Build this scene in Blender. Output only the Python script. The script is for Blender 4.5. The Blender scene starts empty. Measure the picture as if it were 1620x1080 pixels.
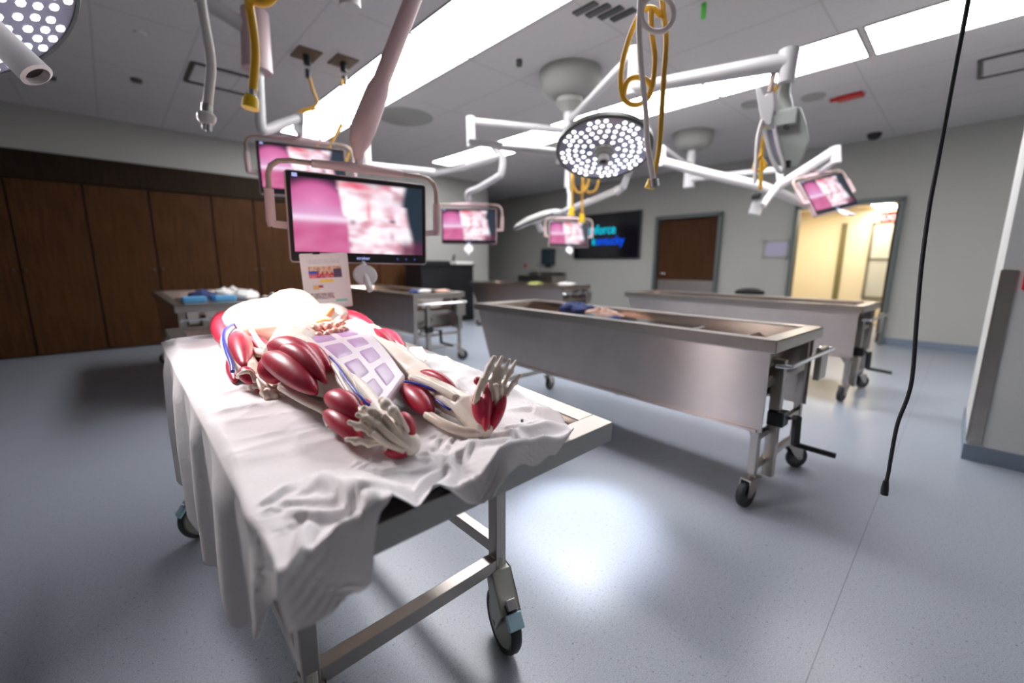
import bpy, bmesh, math, random
from mathutils import Vector, Matrix, Euler, noise
import numpy as np
random.seed(7)
sc = bpy.context.scene
COL = sc.collection
pi = math.pi

# ------------------------------------------------------------------ camera
CAM_H = 1.2
FPX = 666.8
_p, _r, _y = math.radians(10.39), math.radians(0.24), math.radians(46.78)
_fh = Vector((math.cos(_y), math.sin(_y), 0)); _rt = Vector((math.sin(_y), -math.cos(_y), 0)); _up = Vector((0, 0, 1))
_f = _fh * math.cos(_p) - _up * math.sin(_p); _u = _up * math.cos(_p) + _fh * math.sin(_p)
CR = _rt * math.cos(_r) + _u * math.sin(_r); CU = _u * math.cos(_r) - _rt * math.sin(_r); CF = _f
cam_d = bpy.data.cameras.new('camera'); cam = bpy.data.objects.new('camera', cam_d); COL.objects.link(cam)
M = Matrix((CR, CU, -CF)).transposed().to_4x4(); M.translation = Vector((0, 0, CAM_H)); cam.matrix_world = M
cam_d.sensor_width = 36; cam_d.lens = 36 * FPX / 1620; cam_d.clip_start = 0.02
cam_d.dof.use_dof = True; cam_d.dof.focus_distance = 1.22; cam_d.dof.aperture_fstop = 1.15
sc.camera = cam

# ------------------------------------------------------------------ world, exposure
sc.view_settings.view_transform = 'Standard'; sc.view_settings.look = 'None'
sc.view_settings.gamma = 1; sc.view_settings.use_curve_mapping = False
sc.view_settings.exposure = 0.15
w = bpy.data.worlds.new('world'); sc.world = w; w.use_nodes = True
w.node_tree.nodes['Background'].inputs[0].default_value = (0.6, 0.65, 0.75, 1)
w.node_tree.nodes['Background'].inputs[1].default_value = 0.02
PANEL_POWER = 14.5
HALL_POWER = 5.0

def spot(name, loc, target, power, size_deg, radius, color, blend=0.5):
    d = bpy.data.lights.new(name, 'SPOT'); d.energy = power; d.spot_size = math.radians(size_deg)
    d.spot_blend = blend; d.shadow_soft_size = radius; d.color = color
    o = bpy.data.objects.new(name, d); COL.objects.link(o); o.location = loc
    o.rotation_euler = (Vector(target) - Vector(loc)).to_track_quat('-Z', 'Y').to_euler()
    return o
LAMP2_C = Vector((-0.2268, 2.127, 1.953)); LAMP2_T = Vector((0.42, 1.75, 1.05))
spot('surgical_lamp_beam', LAMP2_C + (LAMP2_T - LAMP2_C).normalized() * 0.34, (0.47, 1.74, 1.05), 430, 32, 0.12, (1, 0.95, 0.90), 0.8)
spot('surgical_lamp_spill', LAMP2_C + (LAMP2_T - LAMP2_C).normalized() * 0.34, (0.42, 1.25, 0.9), 85, 95, 0.15, (1, 0.93, 0.93), 1.0)
spot('surgical_lamp_beam', (2.36, 1.66, 1.80), (1.50, 1.10, 0.0), 420, 24, 0.10, (0.86, 0.9, 1.0), 0.8)

# ------------------------------------------------------------------ helpers
def ray(px, py):
    return CR * (px - 810) + CU * (540 - py) + CF * FPX
def P(px, py, r):          # point at horizontal range r
    d = ray(px, py); return Vector((0, 0, CAM_H)) + d / math.hypot(d.x, d.y) * r
def Zp(px, py, z):         # point on height z
    d = ray(px, py); return Vector((0, 0, CAM_H)) + d * ((z - CAM_H) / d.z)
def Ap(px, py, ax, v):     # point on an axis plane
    d = ray(px, py); o = Vector((0, 0, CAM_H)); return o + d * ((v - o[ax]) / d[ax])

class MB:
    def __init__(s): s.v = []; s.f = []
    def add(s, vs, fs):
        n = len(s.v); s.v += [Vector(v) for v in vs]; s.f += [tuple(i + n for i in f) for f in fs]; return s
    def box(s, c, size, rot=None):
        x, y, z = [q / 2 for q in size]; R = rot if rot else Matrix.Identity(3); c = Vector(c)
        vs = [c + R @ Vector((i * x, j * y, k * z)) for i in (-1, 1) for j in (-1, 1) for k in (-1, 1)]
        return s.add(vs, [(0, 1, 3, 2), (4, 6, 7, 5), (0, 4, 5, 1), (2, 3, 7, 6), (0, 2, 6, 4), (1, 5, 7, 3)])
    def bar(s, a, b, wd, ht=None):
        a, b = Vector(a), Vector(b); d = b - a; L = d.length; q = d.to_track_quat('X', 'Z').to_matrix()
        return s.box((a + b) / 2, (L, wd, ht or wd), q)
    def tube(s, pts, r, n=10, caps=True):
        pts = [Vector(p) for p in pts]; rs = r if isinstance(r, (list, tuple)) else [r] * len(pts)
        rings = []; up = None
        for i, p in enumerate(pts):
            t = (pts[min(i + 1, len(pts) - 1)] - pts[max(i - 1, 0)]).normalized()
            if up is None: up = Vector((0, 0, 1)) if abs(t.z) < 0.9 else Vector((1, 0, 0))
            a = t.cross(up)
            if a.length < 1e-4: a = t.cross(Vector((1, 0, 0.1)))
            a.normalize(); b = t.cross(a).normalized(); up = -b if b.dot(up) < 0 else b
            rings.append([p + (a * math.cos(2 * pi * k / n) + b * math.sin(2 * pi * k / n)) * rs[i] for k in range(n)])
        # keep rings aligned
        for i in range(1, len(rings)):
            best = min(range(n), key=lambda sft: (rings[i][sft] - rings[i - 1][0]).length)
            r1 = rings[i][best:] + rings[i][:best]
            r2 = [rings[i][(best - k) % n] for k in range(n)]
            d1 = sum((r1[k] - rings[i - 1][k]).length for k in range(n)); d2 = sum((r2[k] - rings[i - 1][k]).length for k in range(n))
            rings[i] = r1 if d1 <= d2 else r2
        vs = [v for rg in rings for v in rg]; fs = []
        for i in range(len(rings) - 1):
            for k in range(n):
                fs.append((i * n + k, i * n + (k + 1) % n, (i + 1) * n + (k + 1) % n, (i + 1) * n + k))
        if caps:
            fs.append(tuple(range(n))[::-1]); fs.append(tuple(range((len(rings) - 1) * n, len(rings) * n)))
        return s.add(vs, fs)
    def cyl(s, a, b, r, n=20): return s.tube([a, b], r, n)
    def lathe(s, prof, c=(0, 0, 0), R=None, n=32, close=False):
        R = R or Matrix.Identity(3); c = Vector(c); vs = []; fs = []
        for (r, z) in prof:
            for k in range(n):
                vs.append(c + R @ Vector((r * math.cos(2 * pi * k / n), r * math.sin(2 * pi * k / n), z)))
        m = len(prof)
        for i in range(m - 1 + (1 if close else 0)):
            j = (i + 1) % m
            for k in range(n):
                fs.append((i * n + k, i * n + (k + 1) % n, j * n + (k + 1) % n, j * n + k))
        return s.add(vs, fs)
    def ell(s, c, rad, R=None, nu=16, nv=10):
        R = R or Matrix.Identity(3); c = Vector(c); vs = []; fs = []
        for i in range(nv + 1):
            th = pi * i / nv
            for k in range(nu):
                ph = 2 * pi * k / nu
                vs.append(c + R @ Vector((rad[0] * math.sin(th) * math.cos(ph), rad[1] * math.sin(th) * math.sin(ph), rad[2] * math.cos(th))))
        for i in range(nv):
            for k in range(nu):
                fs.append((i * nu + k, (i + 1) * nu + k, (i + 1) * nu + (k + 1) % nu, i * nu + (k + 1) % nu))
        return s.add(vs, fs)
    def spindle(s, a, b, r, flat=1.0, n=12, m=12, bend=None, pw=0.55):
        a, b = Vector(a), Vector(b); pts = []; rs = []
        for i in range(m + 1):
            t = i / m; p = a.lerp(b, t)
            if bend: p = p + Vector(bend) * math.sin(pi * t)
            pts.append(p); rs.append(max(0.0006, r * math.sin(pi * min(max(t, 0.012), 0.988)) ** pw))
        return s.tube(pts, rs, n)
    def prism(s, pts, thick):   # planar polygon list of Vectors, thick a Vector
        n = len(pts); vs = [Vector(p) for p in pts] + [Vector(p) + thick for p in pts]
        fs = [tuple(range(n)), tuple(range(n, 2 * n))[::-1]] + [(i, (i + 1) % n, n + (i + 1) % n, n + i) for i in range(n)]
        return s.add(vs, fs)

def mw(o):
    m = Matrix.Translation(o.location) @ o.rotation_euler.to_matrix().to_4x4()
    return (mw(o.parent) @ m) if o.parent else m

def build(mb, name, mat, parent=None, world=False, smooth=False, bevel=0, origin=None, mods=None, autos=None):
    vs = mb.v
    if parent and world:
        inv = mw(parent).inverted(); vs = [inv @ v for v in vs]
    og = Vector((0, 0, 0))
    if origin is not None: og = Vector(origin); vs = [v - og for v in vs]
    me = bpy.data.meshes.new(name); me.from_pydata([tuple(v) for v in vs], [], mb.f); me.validate()
    b = bmesh.new(); b.from_mesh(me); bmesh.ops.recalc_face_normals(b, faces=b.faces)
    b.to_mesh(me); b.free()
    if smooth:
        me.shade_smooth() if hasattr(me, 'shade_smooth') else [setattr(p, 'use_smooth', True) for p in me.polygons]
        if autos is None: autos = 40
        try: me.set_sharp_from_angle(angle=math.radians(autos))
        except Exception: pass
    me.materials.append(mat)
    o = bpy.data.objects.new(name, me); COL.objects.link(o); o.parent = parent; o.location = og
    if bevel:
        m = o.modifiers.new('bevel', 'BEVEL'); m.width = bevel; m.segments = 2; m.limit_method = 'ANGLE'
    for k, kw in (mods or []):
        m = o.modifiers.new(k.lower(), k)
        for a, v in kw.items(): setattr(m, a, v)
    return o
def tag(o, label, cat, group=None):
    o['label'] = label; o['category'] = cat
    if group: o['group'] = group
    return o
def thing(name, label, cat, loc=(0, 0, 0), rot=(0, 0, 0), group=None):
    o = bpy.data.objects.new(name, None); COL.objects.link(o); o.location = loc; o.rotation_euler = rot
    o.empty_display_size = 0.1
    return tag(o, label, cat, group)
def struct(o): o['kind'] = 'structure'; return o
def copy_tree(o, parent=None):
    c = o.copy(); COL.objects.link(c); c.parent = parent
    for ch in [x for x in o.children]: copy_tree(ch, c)
    return c

# ------------------------------------------------------------------ materials
def mat(name, col=(.8, .8, .8), rough=.5, metal=0, emis=None, estr=0, **kw):
    m = bpy.data.materials.new(name); m.use_nodes = True; b = m.node_tree.nodes['Principled BSDF']
    b.inputs['Base Color'].default_value = (*col, 1); b.inputs['Roughness'].default_value = rough; b.inputs['Metallic'].default_value = metal
    if emis: b.inputs['Emission Color'].default_value = (*emis, 1); b.inputs['Emission Strength'].default_value = estr
    for k, v in kw.items(): b.inputs[k.replace('_', ' ')].default_value = v
    m['b'] = b.name
    return m
def nd(m, t, **kw):
    n = m.node_tree.nodes.new(t)
    for k, v in kw.items():
        if k in n.inputs.keys() if False else hasattr(n, k): setattr(n, k, v)
    return n
def coords(m, scale=(1, 1, 1), kind='Object'):
    tc = nd(m, 'ShaderNodeTexCoord'); mp = nd(m, 'ShaderNodeMapping'); mp.inputs['Scale'].default_value = scale
    m.node_tree.links.new(tc.outputs[kind], mp.inputs[0]); return mp.outputs[0]
def noise_n(m, vec, scale, detail=3, rough=.5):
    n = nd(m, 'ShaderNodeTexNoise'); n.inputs['Scale'].default_value = scale; n.inputs['Detail'].default_value = detail; n.inputs['Roughness'].default_value = rough
    m.node_tree.links.new(vec, n.inputs['Vector']); return n
def ramp(m, fac, stops):
    r = nd(m, 'ShaderNodeValToRGB'); e = r.color_ramp.elements
    e[0].position, e[0].color = stops[0][0], (*stops[0][1], 1); e[1].position, e[1].color = stops[-1][0], (*stops[-1][1], 1)
    for p, c in stops[1:-1]: x = e.new(p); x.color = (*c, 1)
    m.node_tree.links.new(fac, r.inputs[0]); return r.outputs[0]
def bump(m, h, strength=.2, dist=.01):
    b = nd(m, 'ShaderNodeBump'); b.inputs['Strength'].default_value = strength; b.inputs['Distance'].default_value = dist
    m.node_tree.links.new(h, b.inputs['Height']); m.node_tree.links.new(b.outputs[0], m.node_tree.nodes['Principled BSDF'].inputs['Normal'])
def setc(m, out, inp='Base Color'): m.node_tree.links.new(out, m.node_tree.nodes['Principled BSDF'].inputs[inp])
def mixc(m, fac, a, b, mode='MIX'):
    x = nd(m, 'ShaderNodeMix'); x.data_type = 'RGBA'; x.blend_type = mode
    for sock, v in ((x.inputs[0], fac), (x.inputs[6], a), (x.inputs[7], b)):
        if isinstance(v, (int, float)): sock.default_value = v
        elif isinstance(v, tuple): sock.default_value = (*v, 1)
        else: m.node_tree.links.new(v, sock)
    return x.outputs[2]

M_floor = mat('floor_vinyl', (.33, .36, .42), .3)
v = coords(M_floor)
n1 = noise_n(M_floor, v, 260, 2, .6); n2 = noise_n(M_floor, v, 90, 3); n3 = noise_n(M_floor, v, 1.2, 3)
c1 = ramp(M_floor, n1.outputs[0], [(.30, (.17, .19, .23)), (.42, (.29, .32, .37)), (.6, (.32, .35, .40)), (.72, (.45, .47, .51))])
c2 = ramp(M_floor, n2.outputs[0], [(.28, (.5, .52, .58)), (.36, (.97, .97, 1)), (.8, (1.06, 1.06, 1.04))])
cc = mixc(M_floor, 1.0, c1, c2, 'MULTIPLY')
# welded seam along the hall
sx = nd(M_floor, 'ShaderNodeSeparateXYZ'); M_floor.node_tree.links.new(v, sx.inputs[0])
mt = nd(M_floor, 'ShaderNodeMath', operation='SUBTRACT'); M_floor.node_tree.links.new(sx.outputs[1], mt.inputs[0]); mt.inputs[1].default_value = 0.162
mo = nd(M_floor, 'ShaderNodeMath', operation='ABSOLUTE'); M_floor.node_tree.links.new(mt.outputs[0], mo.inputs[0])
ml = nd(M_floor, 'ShaderNodeMath', operation='LESS_THAN'); M_floor.node_tree.links.new(mo.outputs[0], ml.inputs[0]); ml.inputs[1].default_value = 0.0016
cc = mixc(M_floor, ml.outputs[0], cc, (.17, .18, .2)); setc(M_floor, cc)
rr = ramp(M_floor, n3.outputs[0], [(.2, (.27, .27, .27)), (.8, (.31, .31, .31))]); setc(M_floor, rr, 'Roughness')
bump(M_floor, n2.outputs[0], .06, .002)

M_ceil = mat('ceiling_tile', (.42, .40, .40), .85)
v = coords(M_ceil); n1 = noise_n(M_ceil, v, 220, 3); n0 = noise_n(M_ceil, v, .7, 2)
sx = nd(M_ceil, 'ShaderNodeSeparateXYZ'); M_ceil.node_tree.links.new(v, sx.inputs[0])
def gridline(m, sock, off, per, wdt):
    a = nd(m, 'ShaderNodeMath', operation='ADD'); m.node_tree.links.new(sock, a.inputs[0]); a.inputs[1].default_value = off + 100 * per
    b = nd(m, 'ShaderNodeMath', operation='MODULO'); m.node_tree.links.new(a.outputs[0], b.inputs[0]); b.inputs[1].default_value = per
    c = nd(m, 'ShaderNodeMath', operation='LESS_THAN'); m.node_tree.links.new(b.outputs[0], c.inputs[0]); c.inputs[1].default_value = wdt
    return c.outputs[0]
g1 = gridline(M_ceil, sx.outputs[0], -.11, .64, .016); g2 = gridline(M_ceil, sx.outputs[1], .25, 1.225, .016)
gm = nd(M_ceil, 'ShaderNodeMath', operation='MAXIMUM'); M_ceil.node_tree.links.new(g1, gm.inputs[0]); M_ceil.node_tree.links.new(g2, gm.inputs[1])
base = ramp(M_ceil, n1.outputs[0], [(.3, (.54, .51, .515)), (.7, (.67, .64, .64))])
setc(M_ceil, mixc(M_ceil, gm.outputs[0], base, (.50, .475, .475)))

def wallmat(name, a, b):
    m = mat(name, a, .75); v = coords(m); n = noise_n(m, v, 120, 3)
    setc(m, ramp(m, n.outputs[0], [(.3, a), (.7, b)])); bump(m, n.outputs[0], .08, .002); return m
M_wall = wallmat('wall_paint', (.385, .38, .355), (.425, .42, .395))
M_base = mat('baseboard_vinyl', (.17, .21, .27), .45)
M_cream = wallmat('corridor_paint', (.78, .66, .44), (.82, .70, .48))
M_white_wall = wallmat('column_paint', (.56, .56, .55), (.6, .6, .59))

def wood(name, dark, light, sc_=(14, 14, .9)):
    m = mat(name, dark, .6); v = coords(m, sc_); n = noise_n(m, v, 2.2, 6, .62)
    v2 = coords(m, (60, 60, 1.2)); n2 = noise_n(m, v2, 3, 4)
    c = ramp(m, n.outputs[0], [(.3, dark), (.7, light)]); c2 = ramp(m, n2.outputs[0], [(.3, (.8, .8, .8)), (.7, (1.1, 1.1, 1.1))])
    setc(m, mixc(m, 1.0, c, c2, 'MULTIPLY')); m.node_tree.nodes['Principled BSDF'].inputs['Specular IOR Level'].default_value = .12; return m
M_wood = wood('cabinet_wood', (.044, .017, .0055), (.092, .038, .013))
M_woodd = wood('cabinet_header_wood', (.018, .010, .005), (.03, .017, .009))
M_door = wood('door_wood', (.045, .016, .006), (.085, .034, .014))
M_gap = mat('cabinet_gap_shadow_wood', (.02, .01, .006), .6)
M_frame = mat('door_frame_paint', (.10, .12, .115), .45)
def steelmat(name, col, rough, sc_=(1.5, 1.5, 260), bs=.12, aniso=0.0):
    m = mat(name, col, rough, 1); v = coords(m, sc_); n = noise_n(m, v, 3, 3, .6)
    v2 = coords(m, (1, 1, 1)); n2 = noise_n(m, v2, 7, 3)
    setc(m, ramp(m, n2.outputs[0], [(.3, tuple(c * .96 for c in col)), (.7, tuple(min(1, c * 1.03) for c in col))]))
    bump(m, n.outputs[0], bs, .002)
    if aniso:
        b_ = m.node_tree.nodes['Principled BSDF']; b_.inputs['Anisotropic'].default_value = aniso; b_.inputs['Anisotropic Rotation'].default_value = ANISO_ROT
    return m
ANISO_ROT = 0.25
M_steel = steelmat('brushed_steel', (.56, .50, .485), .34, bs=.05, aniso=.92)
M_steel2 = steelmat('satin_steel_frame', (.47, .43, .395), .34, (200, 200, 200), .03)
M_basin = steelmat('basin_steel', (.58, .48, .41), .2, (3, 3, 60), .06)
M_gal = steelmat('galvanised_edge', (.42, .42, .40), .5, (60, 60, 60), .2)
M_chrome = mat('chrome', (.75, .75, .76), .15, 1)
M_rubber = mat('black_rubber', (.018, .02, .024), .5)
M_black = mat('black_plastic', (.012, .012, .014), .35)
M_graywheel = mat('grey_wheel_disc', (.34, .34, .29), .45)
M_castor = mat('castor_fork_plastic', (.50, .50, .44), .4)
M_tag = mat('blue_brake_tab', (.45, .68, .78), .4)
M_dkmetal = mat('dark_metal', (.12, .12, .12), .4, .8)
M_paint = mat('white_boom_paint', (.60, .585, .60), .35)
M_paintp = mat('boom_paint_pink_bounce', (.60, .44, .45), .38)  # white paint; pink bounce from the red model put into its colour
M_dome = mat('boom_dome_grey', (.33, .33, .31), .5)
M_tubeb = mat('beige_tube', (.42, .32, .28), .4)
M_device = mat('grey_green_casing', (.50, .53, .51), .4)
M_hose_y = mat('yellow_hose', (.85, .47, .02), .42)
M_hose_y2 = mat('ochre_hose', (.62, .34, .03), .5)
M_hose_w = mat('white_hose', (.78, .72, .71), .45)
M_yellow = mat('yellow_cap', (.95, .62, .01), .35)
M_red = mat('red_plastic', (.5, .02, .02), .4)
M_paper = mat('white_paper', (.78, .76, .80), .6)
M_navy = mat('navy_cloth', (.025, .04, .13), .9)
M_bluepack = mat('light_blue_pack', (.10, .36, .66), .5)
M_clothw = mat('white_towel', (.72, .70, .68), .9)
M_flesh = mat('pale_specimen', (.62, .36, .28), .5)
M_lavender = mat('lavender_print', (.42, .39, .52), .5)
M_green = mat('green_tag', (.1, .6, .08), .5)
M_plate = mat('bronze_ceiling_plate', (.16, .11, .07), .5)

def emit(name, col, s):
    m = bpy.data.materials.new(name); m.use_nodes = True; nt = m.node_tree; nt.nodes.clear()
    e = nt.nodes.new('ShaderNodeEmission'); e.inputs[0].default_value = (*col, 1); e.inputs[1].default_value = s
    o = nt.nodes.new('ShaderNodeOutputMaterial'); nt.links.new(e.outputs[0], o.inputs[0]); return m
M_panel = emit('light_panel_diffuser', (.985, .985, 1.0), PANEL_POWER)
M_led = emit('led_lens_glow', (.96, .96, 1.0), 2.6)
M_hall = emit('corridor_light', (1, .93, .8), 34)
M_exit = emit('exit_red', (1, .06, .04), 1.3)
M_cyan = emit('sign_cyan', (.0, .62, .86), 1.0)
M_blue = emit('sign_blue', (.0, .10, 1.0), 1.0)
M_logo = emit('monitor_logo_light', (.5, .55, 1.0), .8)
M_btn = emit('monitor_button_light', (.08, .08, .35), .5)
def vcol(name, emission=None, rough=.5):
    m = bpy.data.materials.new(name); m.use_nodes = True; nt = m.node_tree; b = nt.nodes['Principled BSDF']
    a = nt.nodes.new('ShaderNodeVertexColor'); a.layer_name = 'Col'
    if emission:
        b.inputs['Base Color'].default_value = (.01, .01, .01, 1); b.inputs['Roughness'].default_value = .25
        nt.links.new(a.outputs[0], b.inputs['Emission Color']); b.inputs['Emission Strength'].default_value = emission
    else:
        nt.links.new(a.outputs[0], b.inputs['Base Color']); b.inputs['Roughness'].default_value = rough
    return m
M_screen = vcol('surgical_video_screen', 1.0)
M_print = vcol('leaflet_print', None, .55)

M_sheet = mat('white_sheet', (.82, .79, .805), .85, Sheen_Weight=.15)
v = coords(M_sheet); n = noise_n(M_sheet, v, 24, 4, .6); bump(M_sheet, n.outputs[0], .16, .010)

def flesh(name, a, b, rough=.32, sss=0.0, scale=14, bs=.15):
    m = mat(name, a, rough); v = coords(m); n = noise_n(m, v, scale, 4, .6)
    setc(m, ramp(m, n.outputs[0], [(.3, a), (.72, b)])); bump(m, n.outputs[0], bs, .004)
    m.node_tree.nodes['Principled BSDF'].inputs['Coat Weight'].default_value = .15
    m.node_tree.nodes['Principled BSDF'].inputs['Coat Roughness'].default_value = .25
    if sss:
        m.node_tree.nodes['Principled BSDF'].inputs['Subsurface Weight'].default_value = sss
        m.node_tree.nodes['Principled BSDF'].inputs['Subsurface Radius'].default_value = (.02, .01, .006)
    return m
M_bone = flesh('model_bone_tendon', (.70, .60, .50), (.84, .77, .70), .45, .1)
M_muscle = flesh('model_muscle_red', (.36, .008, .03), (.52, .022, .06), .42, 0, 22)
M_tendon = flesh('model_tendon', (.68, .56, .44), (.80, .72, .64), .4)
M_vessel = mat('model_vein_blue', (.02, .04, .42), .35)
M_artery = mat('model_artery_red', (.55, .02, .02), .35)
M_bowel = flesh('model_bowel_pink', (.66, .24, .19), (.80, .42, .34), .35, .1)
M_liver = flesh('model_organ_orange', (.62, .22, .07), (.75, .34, .14), .35)
M_cavity = flesh('model_chest_shell', (.70, .55, .47), (.84, .74, .66), .4, .1)
M_purple = flesh('model_abdominal_muscle_purple', (.30, .17, .33), (.42, .27, .46), .4, .1, 10, .05)
M_pale = flesh('model_abdominal_sheath', (.56, .48, .53), (.64, .56, .61), .4, .15, 10, .05)

# ================================================================== ROOM
CZ = 3.07; BX = 8.6; WY = 8.05
def slab(name, c, size, m): o = build(MB().box(c, size), name, m); return struct(o)
slab('floor', (4, 2.5, -.05), (17, 17, .1), M_floor)
# ceiling
slab('ceiling', (2.8, 3.55, CZ + .06), (12.2, 14, .12), M_ceil)
# back wall with two door openings
bw = MB()
def seg(y0, y1, z0, z1): bw.box((BX + .08, (y0 + y1) / 2, (z0 + z1) / 2), (.16, y1 - y0, z1 - z0))
seg(-3.2, .78, 0, CZ); seg(2.09, 3.33, 0, CZ); seg(4.61, 10.4, 0, CZ); seg(.78, 2.09, 2.16, CZ); seg(3.33, 4.61, 2.16, CZ)
struct(build(bw, 'wall_back', M_wall))
# wall holding the wood cabinets, then the plain return wall and alcove
struct(build(MB().box((.72, WY + .66, 2.545 / 2), (7.84, .08, 2.545)), 'wall_left_niche', M_wall))
struct(build(MB().box((.72, WY + .35, (2.545 + CZ) / 2), (7.84, .7, CZ - 2.545)), 'wall_left_soffit', M_wall))
struct(build(MB().box((5.70, WY + .35, CZ / 2), (2.12, .7, CZ)), 'wall_left', M_wall))
slab('wall_alcove', (6.70, 9.25, CZ / 2), (.12, 2.4, CZ), M_wall)
slab('wall_alcove_end', (7.7, 10.48, CZ / 2), (2.1, .16, CZ), M_wall)
slab('wall_front', (-3.2, 3, CZ / 2), (.2, 12.6, CZ), M_wall)
slab('wall_right', (3, -3.3, CZ / 2), (12, .2, CZ), M_wall)
# right column with corner guards
slab('wall_column', (4.3, -.64, CZ / 2), (1.0, 1.0, CZ), M_white_wall)
struct(build(MB().box((4.3, -.64, .05), (1.02, 1.02, .10)), 'baseboard_column', M_base))
g = MB().box((3.795, -.172, .65), (.008, .058, 1.06)).box((3.82, -.137, .65), (.05, .006, 1.06))
tag(build(g, 'corner_guard', M_steel2), 'tall narrow steel corner guard on the white column at far right', 'corner guard')
g = MB().box((3.796, -.385, .10 + .53), (.006, .03, 1.06))
slab('baseboard_back', (BX - .006, -1.2, .055), (.012, 3.9, .11), M_base)
slab('baseboard_back_middle', (BX - .006, 2.71, .055), (.012, 1.22, .11), M_base)
slab('baseboard_back_left', (BX - .006, 7.5, .055), (.012, 5.7, .11), M_base)

# doors
def frame(name, y0, y1):
    f = MB(); t = .055
    for y in (y0 + t / 2, y1 - t / 2): f.box((BX, y, 1.08), (.22, t, 2.16))
    f.box((BX, (y0 + y1) / 2, 2.16 + .0), (.22, y1 - y0, .07))
    return struct(build(f, name, M_frame, bevel=.004))
frame('trim_1', 3.30, 4.64); frame('trim_2', .75, 2.12)
d = struct(build(MB().box((BX + .02, 3.97, 1.06), (.045, 1.22, 2.11)), 'door_1', M_door))
build(MB().box((BX - .006, 3.97, .46), (.004, 1.18, .86)), 'kick_plate', M_steel2, d)
hb = MB().cyl((BX, 4.47, 1.02), (BX - .06, 4.47, 1.02), .025).tube([(BX - .06, 4.47, 1.02), (BX - .065, 4.36, 1.02)], .010)
build(hb, 'door_handle', M_chrome, d)
# open second door leaf, swung into the corridor
d2 = struct(build(MB().box((BX + .68, .835, 1.06), (1.1, .045, 2.11)), 'door_2', M_door))
hb = MB().cyl((BX + 1.12, .84, 1.02), (BX + 1.12, .93, 1.02), .022).tube([(BX + 1.12, .93, 1.02), (BX + 1.02, .935, 1.02)], .01)
build(hb, 'door_handle', M_chrome, d2)
# corridor
CXc = 11.2
slab('wall_corridor', (CXc + .06, 1.4, 1.3), (.12, 7.0, 2.72), M_cream)
slab('wall_corridor_left', (9.98, 2.75, 1.3), (2.4, .1, 2.72), M_cream)
slab('wall_corridor_right', (9.98, -1.6, 1.3), (2.6, .1, 2.72), M_cream)
slab('ceiling_corridor', (10.0, 1.3, 2.70), (2.5, 6.4, .08), M_cream)
dd = struct(build(MB().box((CXc - .012, 1.86, 1.03), (.024, .10, 2.06)), 'trim_3', mat('olive_frame', (.17, .14, .05), .5)))
wf = MB()
for y, z, sy, sz in ((1.40, 1.30, .05, 1.5), (.92, 1.30, .05, 1.5), (1.16, 2.03, .5, .05), (1.16, 1.33, .5, .04), (1.16, .55, .5, .08)): wf.box((CXc - .01, y, z), (.03, sy, sz))
wf = struct(build(wf, 'window_1', mat('window_frame_grey', (.22, .2, .14), .5)))
gl = mat('corridor_window_glass', (.62, .60, .50), .25, 0)
build(MB().box((CXc - .003, 1.16, 1.3), (.01, .46, 1.42)), 'window_pane', gl, wf)
build(MB().box((CXc - .004, 1.16, .27), (.01, .5, .5)), 'panel', M_cream, wf)
HL = Ap(1400, 326, 0, 10.7); HZ = HL.z + .03
bpy.data.objects['ceiling_corridor'].location.z = HZ + .04 - 2.70
t = thing('corridor_ceiling_light', 'bright lamp on the corridor ceiling seen through the open doorway', 'ceiling light', (HL.x, HL.y, HZ))
build(MB().box((HL.x, HL.y, HZ - .01), (.9, .34, .02)), 'housing', M_paint, t, world=True)
build(MB().box((HL.x, HL.y, HZ - .026), (.84, .30, .012)), 'diffuser', M_hall, t, world=True)
t = thing('corridor_ceiling_light', 'added unseen corridor lamp left of the doorway, brightening the corridor', 'ceiling light', (9.9, 2.2, HZ))  # unseen lamp added to brighten and even out the corridor
build(MB().box((9.9, 2.2, HZ - .01), (.9, .34, .02)), 'housing', M_paint, t, world=True)
build(MB().box((9.9, 2.2, HZ - .026), (.84, .30, .012)), 'diffuser', M_hall, t, world=True)
EX = Ap(1411, 343, 0, 9.9)
t = thing('exit_sign', 'small red lit exit sign hanging in the corridor beyond the doorway', 'sign', (EX.x, EX.y, HZ))
build(MB().box((EX.x, EX.y, (HZ + EX.z) / 2 + .04), (.02, .02, HZ - EX.z - .08)), 'stem', M_paint, t, world=True)
build(MB().box((EX.x, EX.y, EX.z), (.03, .30, .17)), 'sign_face', M_exit, t, world=True)

def text(body, loc, rot, size, m, name, parent=None, ext=.0015, align='LEFT', sx=1.0):
    c = bpy.data.curves.new(name + '_tmp', 'FONT'); c.body = body; c.size = size; c.extrude = ext; c.align_x = align; c.offset = size * .012; c.resolution_u = 3
    o = bpy.data.objects.new(name + '_tmp', c); COL.objects.link(o)
    dg = bpy.context.evaluated_depsgraph_get(); me = bpy.data.meshes.new_from_object(o.evaluated_get(dg))
    bpy.data.objects.remove(o); bpy.data.curves.remove(c)
    me.name = name; me.materials.clear(); me.materials.append(m)
    for vv in me.vertices: vv.co.x *= sx
    n = bpy.data.objects.new(name, me); COL.objects.link(n); n.parent = parent; n.location = loc; n.rotation_euler = rot
    return n
text('EXIT', (-.018, 0, EX.z - HZ - .05), (pi / 2, 0, -pi / 2), .13, emit('exit_letters', (1, .75, .7), 3), 'lettering', t, align='CENTER')

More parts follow.
